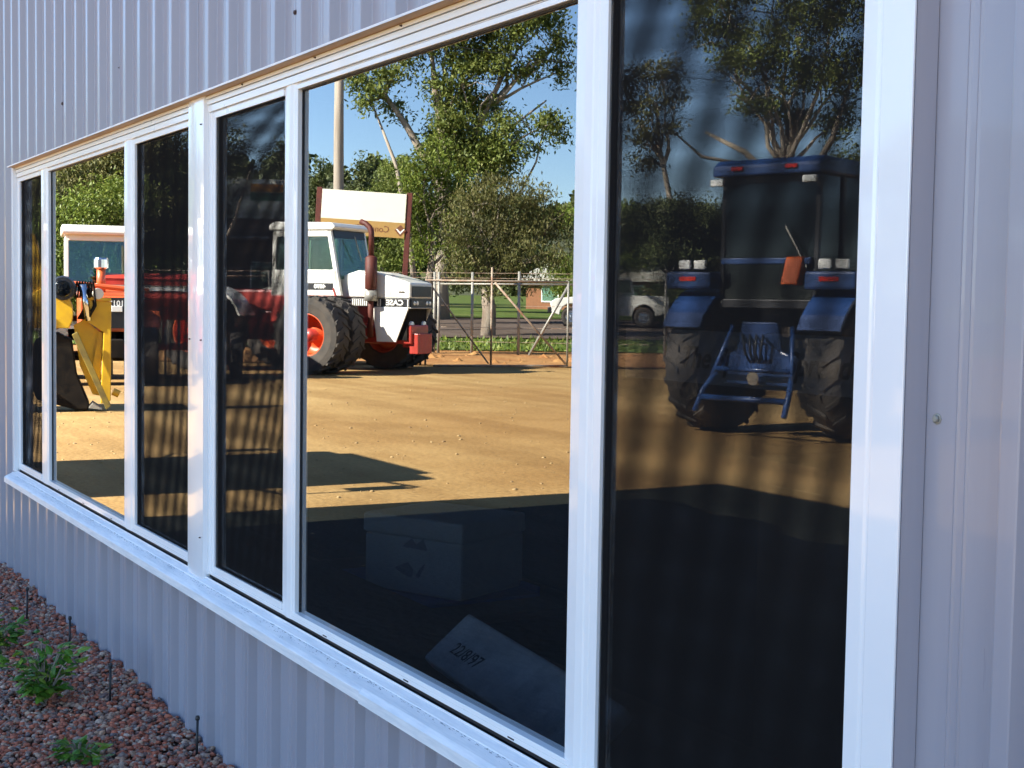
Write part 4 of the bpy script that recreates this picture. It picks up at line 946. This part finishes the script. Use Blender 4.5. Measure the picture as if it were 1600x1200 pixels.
# ------------------------------------------------------------------ trees
def leaf_cloud(blobs, dens, size, droop=0.3, clump=0.45, aspect=0.38):
    """many leaf-sized quads gathered in clumps through the crown's volume"""
    C = []; 
    for (x, y, z, rx, ry, rz_) in blobs:
        vol = rx*ry*rz_; nc = max(8, int(dens*30*vol**0.72))
        d = rng.normal(size=(nc, 3)); d /= np.linalg.norm(d, axis=1)[:, None]
        rad = rng.random(nc)**0.42
        C.append(np.array([x, y, z]) + d*rad[:, None]*np.array([rx, ry, rz_])*(0.85+0.3*rng.random((nc, 1))))
    C = np.concatenate(C); per = 26
    cs = clump*(0.55+0.9*rng.random(len(C)))
    P = (C[:, None, :] + rng.normal(size=(len(C), per, 3))*cs[:, None, None]*np.array([0.62, 0.62, 0.46])).reshape(-1, 3)
    n = len(P)
    L = size*0.72*(0.6+0.8*rng.random(n)); Wd = L*aspect*(0.7+0.6*rng.random(n))
    a = rng.normal(size=(n, 3)); a[:, 2] -= droop*2.0; a /= np.linalg.norm(a, axis=1)[:, None]
    b = rng.normal(size=(n, 3)); b -= (b*a).sum(1)[:, None]*a; b /= np.linalg.norm(b, axis=1)[:, None]
    k = np.cross(a, b)*0.18
    A = a*L[:, None]*0.5; B = b*Wd[:, None]*0.5
    V = np.stack([P-A, P-A*0.1+B+k*L[:, None]*0.5, P+A, P-A*0.1-B+k*L[:, None]*0.5], 1).reshape(-1, 3)
    return V, np.arange(n*4).reshape(n, 4)

def tree(name, label, cat, loc, rz, trunk, branches, blobs, leafm, barkm, dens=1.0, size=0.26, droop=0.35, clump=0.45, group=None, aspect=0.38):
    t = thing(name, label, cat, loc, rz, group)
    b = MB()
    for pts, rad in trunk: b.tube(pts, [q_*0.7 for q_ in rad], 9)
    for (p0, bl, r0) in branches:
        p0 = Vector(p0); c_ = Vector(bl)
        L = (c_-p0).length
        pts = []
        for i in range(6):
            u = i/5; q = p0.lerp(c_, u); q += Vector((random.uniform(-1, 1), random.uniform(-1, 1), 0.6*math.sin(math.pi*u)))*L*0.05*(1 if 0 < i < 5 else 0); pts.append(q)
        b.tube(pts, [r0*(1-0.82*i/5) for i in range(6)], 6, cap=False)
        for k in range(4):
            q = pts[random.randint(2, 4)]; e_ = q + Vector((random.uniform(-1, 1), random.uniform(-1, 1), random.uniform(-0.2, 0.9)))*L*0.28
            b.tube([q, q.lerp(e_, 0.5)+Vector((0, 0, 0.05*L)), e_], [r0*0.3, r0*0.2, r0*0.06], 5, cap=False)
    b.build('trunk', barkm, t, smooth=True)
    V, Fc = leaf_cloud(blobs, dens, size, droop, clump, aspect)
    link('crown', np_mesh('crown', V, Fc, leafm), t)
    return t
def gxy(x, y): return (x, y, gz(sdist(x, y)))

def px_blobs(x0, hor, s, zb, items, depth=0.9):
    """crown lobes given across (x), up (y) and half-sizes on a sketch with s units per metre"""
    out = []
    for (px, py, rx, ry, *dy) in items:
        out.append(((px-x0)/s, (dy[0] if dy else 0.0) + random.uniform(-1, 1)*0.6, 1.55+(hor-py)/s - zb, rx/s, max(rx, ry)/s*depth, ry/s))
    return out
# the big gum behind the gate
zb = gz(sdist(-53.4, -26.05))
gum_b = px_blobs(690, 468, 36.7, zb, [(556, 125, 24, 26), (580, 150, 26, 22), (565, 170, 16, 16), (610, 120, 32, 24), (640, 85, 34, 26), (615, 178, 20, 20), (690, 70, 40, 34), (735, 40, 42, 36), (790, 55, 44, 34), (840, 30, 36, 26), (868, 62, 17, 26), (872, 108, 15, 26),
    (845, 95, 22, 16), (815, 110, 22, 18), (775, 110, 34, 24), (720, 115, 30, 26), (680, 140, 26, 26), (745, 165, 40, 26), (700, 195, 38, 24), (780, 195, 32, 22), (770, 235, 46, 30), (735, 245, 44, 34), (800, 222, 18, 16),
    (852, 195, 26, 20), (868, 210, 14, 16), (826, 232, 14, 10), (838, 190, 12, 12), (690, 245, 40, 26), (700, 20, 60, 30), (780, -10, 60, 34), (640, 40, 30, 24), (715, 160, 36, 30), (740, 90, 40, 30), (700, 220, 48, 34), (760, 260, 50, 30)])
T = [([(0, 0, -0.3), (-0.1, 0, 2.0), (0.1, 0, 4.2)], [0.55, 0.45, 0.40]), ([(0.1, 0, 4.0), (-0.3, 0, 6), (-1.6, 0.1, 8.2), (-2.6, 0.2, 9.6)], [0.36, 0.28, 0.20, 0.10]),
     ([(0.1, 0, 4.0), (0.1, 0.2, 7), (-0.4, 0.3, 9.6), (-0.6, 0.2, 11.5)], [0.36, 0.28, 0.2, 0.1]), ([(0.1, 0, 4.0), (0.8, -0.1, 6.4), (1.6, 0, 8.6), (2.8, 0, 11.2)], [0.38, 0.30, 0.2, 0.1]), ([(-0.3, 0, 6), (-0.2, 0, 8), (0.3, 0, 10.5)], [0.22, 0.16, 0.08]),
     ([(-1.0, 0.3, -0.3), (-1.4, 0.3, 3.5), (-2.0, 0.3, 6.5), (-3.0, 0.2, 9.0)], [0.2, 0.16, 0.12, 0.05]), ([(1.6, 0, 5.0), (3.2, 0, 5.4), (3.9, 0, 6.8), (4.3, 0, 8.6)], [0.10, 0.08, 0.06, 0.03]), ([(0.8, 0, 6.4), (2.5, 0, 8.0), (4.3, 0, 9.4)], [0.16, 0.10, 0.05])]
gum = tree('gum_tree', 'tallest gum tree with pale forked limbs behind the gate', 'tree', gxy(-53.4, -26.05), R(-62), T,
     [((-2.6, 0, 9.4), bl[:3], 0.08) for bl in gum_b[:6]] + [((-0.2, 0, 8.6), bl[:3], 0.09) for bl in gum_b[6:9]] + [((2.0, 0, 9.2), bl[:3], 0.09) for bl in gum_b[9:14]] + [((0.8, 0, 6.4), bl[:3], 0.09) for bl in gum_b[14:24]], gum_b, leaf_gum, palebark, dens=2.2, size=0.27, clump=0.37)
# bright green tree in front of the gum
zb = gz(sdist(-49.5, -23.0))
gb = px_blobs(655, 468, 40, zb, [(640, 300, 26, 40), (665, 265, 32, 32), (700, 285, 36, 36), (650, 345, 30, 34), (690, 340, 40, 40), (735, 300, 34, 40), (665, 390, 30, 30), (715, 380, 34, 30), (680, 230, 20, 22)])
tree('pepper_tree', 'bright green dense tree at the foot of the tallest gum', 'tree', gxy(-49.5, -23.0), R(-62), [([(0.3, 0, -0.3), (0.4, 0, 1.6), (0.6, 0, 3.6)], [0.3, 0.26, 0.16])], [((0.5, 0, 2.4), bl[:3], 0.08) for bl in gb], gb, leaf_green, bark, dens=2.2, size=0.22, droop=0.5, clump=0.36)
# olive drooping street tree with the dark trunk
zb = gz(sdist(-41.8, -21.8))
ob = px_blobs(762, 469, 46, zb, [(780, 300, 46, 26), (735, 315, 34, 32), (830, 305, 36, 28), (770, 350, 56, 34), (835, 350, 34, 32), (715, 360, 24, 40), (745, 400, 34, 34), (800, 400, 44, 30), (845, 400, 20, 26), (765, 445, 26, 22), (705, 415, 18, 26), (820, 440, 22, 18), (868, 350, 24, 30), (872, 395, 18, 24), (800, 365, 40, 30)])
tree('street_tree', 'drooping olive tree with short dark trunk on the grass verge', 'tree', gxy(-41.8, -21.8), R(-61), [([(0, 0, -0.3), (0.05, 0, 0.9), (-0.05, 0, 1.7)], [0.40, 0.34, 0.30]), ([(-0.05, 0, 1.6), (-0.5, 0, 2.6), (-0.9, 0, 3.8)], [0.13, 0.1, 0.05]), ([(-0.05, 0, 1.6), (0.5, 0, 2.6), (0.9, 0.1, 4.0)], [0.14, 0.1, 0.05])],
     [((0, 0, 1.9), bl[:3], 0.06) for bl in ob], ob, leaf_olive, bark, dens=2.8, size=0.20, droop=0.9, clump=0.30, aspect=0.28)
# dark conifers and scrub far beyond the road
for i, (x, y, h_, lab) in enumerate(((-102.9, -40.7, 10.2, 'leftmost dark conifer on the skyline beside the pole'), (-101.6, -43.6, 10.6, 'dark conifer on the skyline just right of the utility pole'), (-96.0, -43.0, 9.0, 'lower dark conifer on the skyline above the sign'), (-99, -36.5, 11.0, 'dark conifer on the skyline left of the sign'))):
    bl = []
    for k in range(9):
        u = k/8; bl.append((random.uniform(-.35, .35), random.uniform(-.35, .35), 1.2+(h_-1.0)*u, 1.9*(1-u)+0.35, 1.9*(1-u)+0.35, 0.95))
    tree('conifer', lab, 'tree', gxy(x, y), R(-66), [([(0, 0, -0.3), (0, 0, h_*0.95)], [0.28, 0.04])], [], bl, leaf_dark, bark, dens=1.8, size=0.42, droop=-0.15, clump=0.55, group='conifers on the skyline')
def round_tree(name, label, x, y, h_, w_, leafm, rz, n=12, dens=1.5, size=0.3, bar=bark, group=None, low=0.25):
    bl = []
    for k in range(n):
        q = random.random()*6.28; rr = w_*0.36*math.sqrt(random.random()); z = h_*(low + (0.92-low)*random.random())
        f_ = 1-0.45*abs((z/h_-0.55)/0.45)
        bl.append((rr*f_*1.5*math.cos(q), rr*f_*1.5*math.sin(q), z, w_*0.24, w_*0.24, h_*0.13))
    return tree(name, label, 'tree', gxy(x, y), rz, [([(0, 0, -0.3), (random.uniform(-.2, .2), 0, h_*0.3), (random.uniform(-.4, .4), 0, h_*0.62)], [h_*0.032, h_*0.026, h_*0.014]), ([(0, 0, h_*0.3), (h_*0.08, 0, h_*0.5), (h_*0.16, 0.2, h_*0.75)], [h_*0.018, h_*0.013, h_*0.006])],
                [((0, 0, h_*0.4), b_[:3], h_*0.009) for b_ in bl[::2]], bl, leafm, bar, dens=dens, size=size, clump=0.42, group=group)
G2 = 'trees across the road'
round_tree('roadside_tree', 'yellow green tree rising behind the orange tractor cab', -56.4, -11.0, 9.2, 7.0, leaf_olive, R(-77), 22, 2.0, 0.24, group=G2, low=0.12)
round_tree('roadside_tree', 'pale limbed gum filling the right of the far window pane', -58.5, -14.2, 10.5, 6.5, leaf_gum, R(-76), 20, 1.9, 0.24, palebark, group=G2, low=0.15)
round_tree('roadside_tree', 'bushy green tree low behind the orange tractor', -52.0, -11.4, 5.4, 5.6, leaf_green, R(-77), 16, 1.9, 0.2, group=G2, low=0.1)
round_tree('roadside_tree', 'gum tree standing behind the red seed drill', -60.5, -14.9, 8.0, 4.0, leaf_gum, R(-74), 14, 1.7, 0.26, palebark, group=G2)
round_tree('roadside_tree', 'dark leafy tree against the sky left of the boarded shop', -53.5, -16.2, 8.0, 1.7, leaf_dark, R(-72), 8, 1.6, 0.24, group=G2, low=0.6)
round_tree('roadside_tree', 'small round tree behind the utility pole', -84.0, -37.5, 9.5, 6.0, leaf_gum, R(-65), 14, 1.6, 0.3, group=G2)
round_tree('roadside_tree', 'mid green tree shading the brick house', -74.0, -47.5, 6.6, 6.5, leaf_green, R(-58), 14, 1.7, 0.26, group=G2, low=0.2)
round_tree('roadside_tree', 'dark tree at the left end of the brick house', -66.0, -35.2, 5.0, 5.0, leaf_dark, R(-60), 14, 1.7, 0.26, group=G2, low=0.15)
# gums reflected in the near screened light
zb = gz(sdist(-38.7, -31.5))
nb = px_blobs(1200, 476, 44, zb, [(1110, 40, 50, 36), (1170, 90, 54, 44), (1240, 40, 60, 44), (1250, 120, 54, 44), (1310, 110, 44, 50), (1180, 160, 44, 30), (1300, 190, 34, 30), (1230, 190, 34, 24), (1120, -10, 60, 30), (1200, -30, 80, 36), (1300, 10, 50, 50), (1130, 110, 26, 26)])
tree('gum_tree', 'broad dark gum spreading above the blue tractor', 'tree', gxy(-38.7, -31.5), R(-50), [([(1.0, 0, -0.3), (0.8, 0, 3), (0.4, 0, 5.6), (0.9, 0, 8)], [0.42, 0.36, 0.30, 0.14]), ([(0.5, 0, 5.2), (-1.0, 0, 6.6), (-2.4, 0, 7.3)], [0.2, 0.15, 0.07]), ([(0.6, 0, 4.5), (2.0, 0, 7), (2.6, 0, 9)], [0.22, 0.15, 0.07])],
     [((0.4, 0, 6), bl[:3], 0.1) for bl in nb], nb, leaf_gum, palebark, dens=1.9, size=0.24, clump=0.36)
zb = gz(sdist(-50.0, -34.3))
nb = px_blobs(1010, 473, 36, zb, [(1000, 120, 30, 24), (1035, 110, 24, 22), (985, 165, 26, 22), (1020, 170, 26, 22), (1050, 150, 18, 18), (995, 215, 30, 20), (1040, 205, 18, 14), (965, 130, 20, 26), (1000, 250, 30, 14)])
tree('gum_tree', 'thin leaning gum with bare pale limbs left of the blue tractor', 'tree', gxy(-50.0, -34.3), R(-54), [([(1.5, 0, -0.3), (1.2, 0, 4), (0.4, 0, 7.5), (0.2, 0, 9.5)], [0.26, 0.2, 0.14, 0.06]), ([(3.9, 0, 6.9), (2.2, 0, 7.2), (0.8, 0, 8.4)], [0.12, 0.1, 0.04])],
     [((0.6, 0, 6.8), bl[:3], 0.07) for bl in nb], nb, leaf_olive, palebark, dens=1.6, size=0.26, clump=0.36)
round_tree('roadside_tree', 'dense dark shrubby tree low behind the blue tractor', -47.5, -33.5, 5.4, 6.6, leaf_dark, R(-54), 18, 1.9, 0.24, group=G2, low=0.12)
round_tree('roadside_tree', 'dark shrubby tree half hidden behind the blue tractor cab', -44.0, -37.5, 5.2, 6.0, leaf_dark, R(-50), 14, 1.7, 0.24, group=G2, low=0.12)
round_tree('roadside_tree', 'green tree at the right end of the near reflection', -41.5, -43.0, 8.5, 7.5, leaf_gum, R(-46), 16, 1.7, 0.28, group=G2, low=0.15)
# wooded hill on the horizon
vs = []; fs = []; n1, n2 = 40, 16; HP = []
for i in range(n1+1):
    for j in range(n2+1):
        s = 260 + 240*j/n2; t = -420 + 900*i/n1
        h_ = 30*math.exp(-((t+60)/150)**2)*math.sin(math.pi*min(1, j/n2*0.9)) + 6*math.sin(i*0.9)*0.3 + 2
        vs.append((NX*s - NY*t, NY*s + NX*t - 1.52, gz(s) + h_ - 2.0)); HP.append(vs[-1])
for i in range(n1):
    for j in range(n2): a = i*(n2+1)+j; fs.append((a, a+1, a+n2+2, a+n2+1))
structure(MB().add(vs, fs).build('hill', mat('hill_scrub', (0.075, 0.085, 0.04), 0.95, col2=(0.045, 0.055, 0.028), scale=0.06), None, smooth=True))
HP = np.array(HP); pick = HP[rng.integers(0, len(HP), 2600)] + rng.normal(size=(2600, 3))*np.array([8, 8, 0.6])
pick = pick[np.array([abs(p[0]) < 900 for p in pick])]
V, Fc = leaf_cloud([(p[0], p[1], p[2]+1.5, 2.5, 2.5, 2.2) for p in pick[:900]], 0.12, 2.2, 0.0, 1.6, 0.6)
tag(link('hill_wood', np_mesh('hill_wood', V, Fc, leaf_dark)), 'far scrubby wood covering the hill on the horizon', 'wood', kind='stuff')
# grass blades on the near verge
n = 9000
s_ = 38.6 + 6.6*rng.random(n); t_ = -26 + 52*rng.random(n)
P = np.stack([NX*s_ - NY*t_, NY*s_ + NX*t_ - 1.52, np.array([gz(a) for a in s_]) + 0.05], -1)
w_ = 0.03+0.03*rng.random(n); h__ = 0.06 + 0.12*rng.random(n)**2; q = rng.random(n)*6.28
dx = np.stack([np.cos(q), np.sin(q), 0*q], -1)*w_[:, None]; up_ = np.stack([0.05*np.cos(q*3), 0.05*np.sin(q*3), h__], -1)
V = np.stack([P-dx, P+dx, P+up_], 1).reshape(-1, 3)
tag(link('verge_grass', np_mesh('verge_grass', V, np.arange(n*3).reshape(n, 3), leaf_green)), 'short green grass growing on the verge beyond the gate', 'grass', kind='stuff')

# ------------------------------------------------------------------ planting in the gravel bed
def shrub(label, x, y, h_, w_, n_stem=9, n_leaf=70):
    t = thing('garden_shrub', label, 'shrub', (x, y, bed_z(x, y)-0.01), random.random()*6, 'small shrubs planted in the gravel')
    st = MB(); tips = []
    for k in range(n_stem):
        q = 6.28*k/n_stem + random.random(); rr = w_*0.5*(0.3+0.7*random.random()); hh = h_*(0.5+0.5*random.random())
        e_ = Vector((rr*math.cos(q), rr*math.sin(q), hh)); st.tube([(0, 0, 0), e_*0.5+Vector((0, 0, 0.03)), e_], [0.004, 0.003, 0.0015], 5); tips.append(e_)
    st.build('stem', bark, t)
    lf = MB()
    for k in range(n_leaf):
        e_ = random.choice(tips); u = 0.35+0.7*random.random(); p = e_*u + Vector((random.gauss(0, .012), random.gauss(0, .012), random.gauss(0, .012)))
        a = Vector((e_.x, e_.y, 0)).normalized()*0.8 + Vector((random.uniform(-1, 1), random.uniform(-1, 1), random.uniform(-0.5, 0.6))); a.normalize()
        b_ = a.cross(Vector((random.uniform(-.4, .4), random.uniform(-.4, .4), 1))).normalized(); nn = a.cross(b_)
        L = random.uniform(0.034, 0.062); w = L*0.32
        pts = [p, p+a*L*0.35+b_*w, p+a*L*0.7+b_*w*0.7, p+a*L, p+a*L*0.7-b_*w*0.7, p+a*L*0.35-b_*w, p+a*L*0.4-nn*L*0.10]
        lf.add(pts, [(0, 1, 6), (1, 2, 6), (2, 3, 6), (3, 4, 6), (4, 5, 6), (5, 0, 6)])
    lf.build('leaves', leaf_shrub, t)
    return t
shrub('small green leafy shrub alone in the middle of the gravel', -5.30, -0.44, 0.24, 0.29, 16, 230)
shrub('green shrub cut by the left edge of the picture', -6.16, -0.45, 0.20, 0.24, 10, 130)
shrub('dark green shrub at the bottom edge of the picture', -4.57, -0.48, 0.08, 0.18, 8, 60)
shrub('green shrub further along the gravel towards the far end', -7.2, -0.5, 0.16, 0.2, 8, 80)
for i, (x, y, h_, lab) in enumerate(((-6.72, -0.22, 0.17, 'black irrigation stake farthest along the gravel near the wall'), (-6.04, -0.18, 0.16, 'black irrigation stake above and right of the shrub'), (-5.19, -0.225, 0.16, 'black irrigation stake right of the leafy shrub'), (-4.48, -0.12, 0.15, 'nearest black irrigation stake at the foot of the wall'))):
    t = thing('irrigation_stake', lab, 'stake', (x, y, bed_z(x, y)-0.03), 0, 'irrigation stakes in the gravel')
    MB().tube([(0, 0, 0), (0.004, 0.002, h_)], 0.0045, 8).build('riser', poly_pipe, t, smooth=True)
    MB().lathe([(0, h_+0.016), (0.006, h_+0.014), (0.008, h_+0.006), (0.007, h_), (0, h_)], 10, 'z', (0.004, 0.002, 0)).build('dripper', poly_pipe, t)
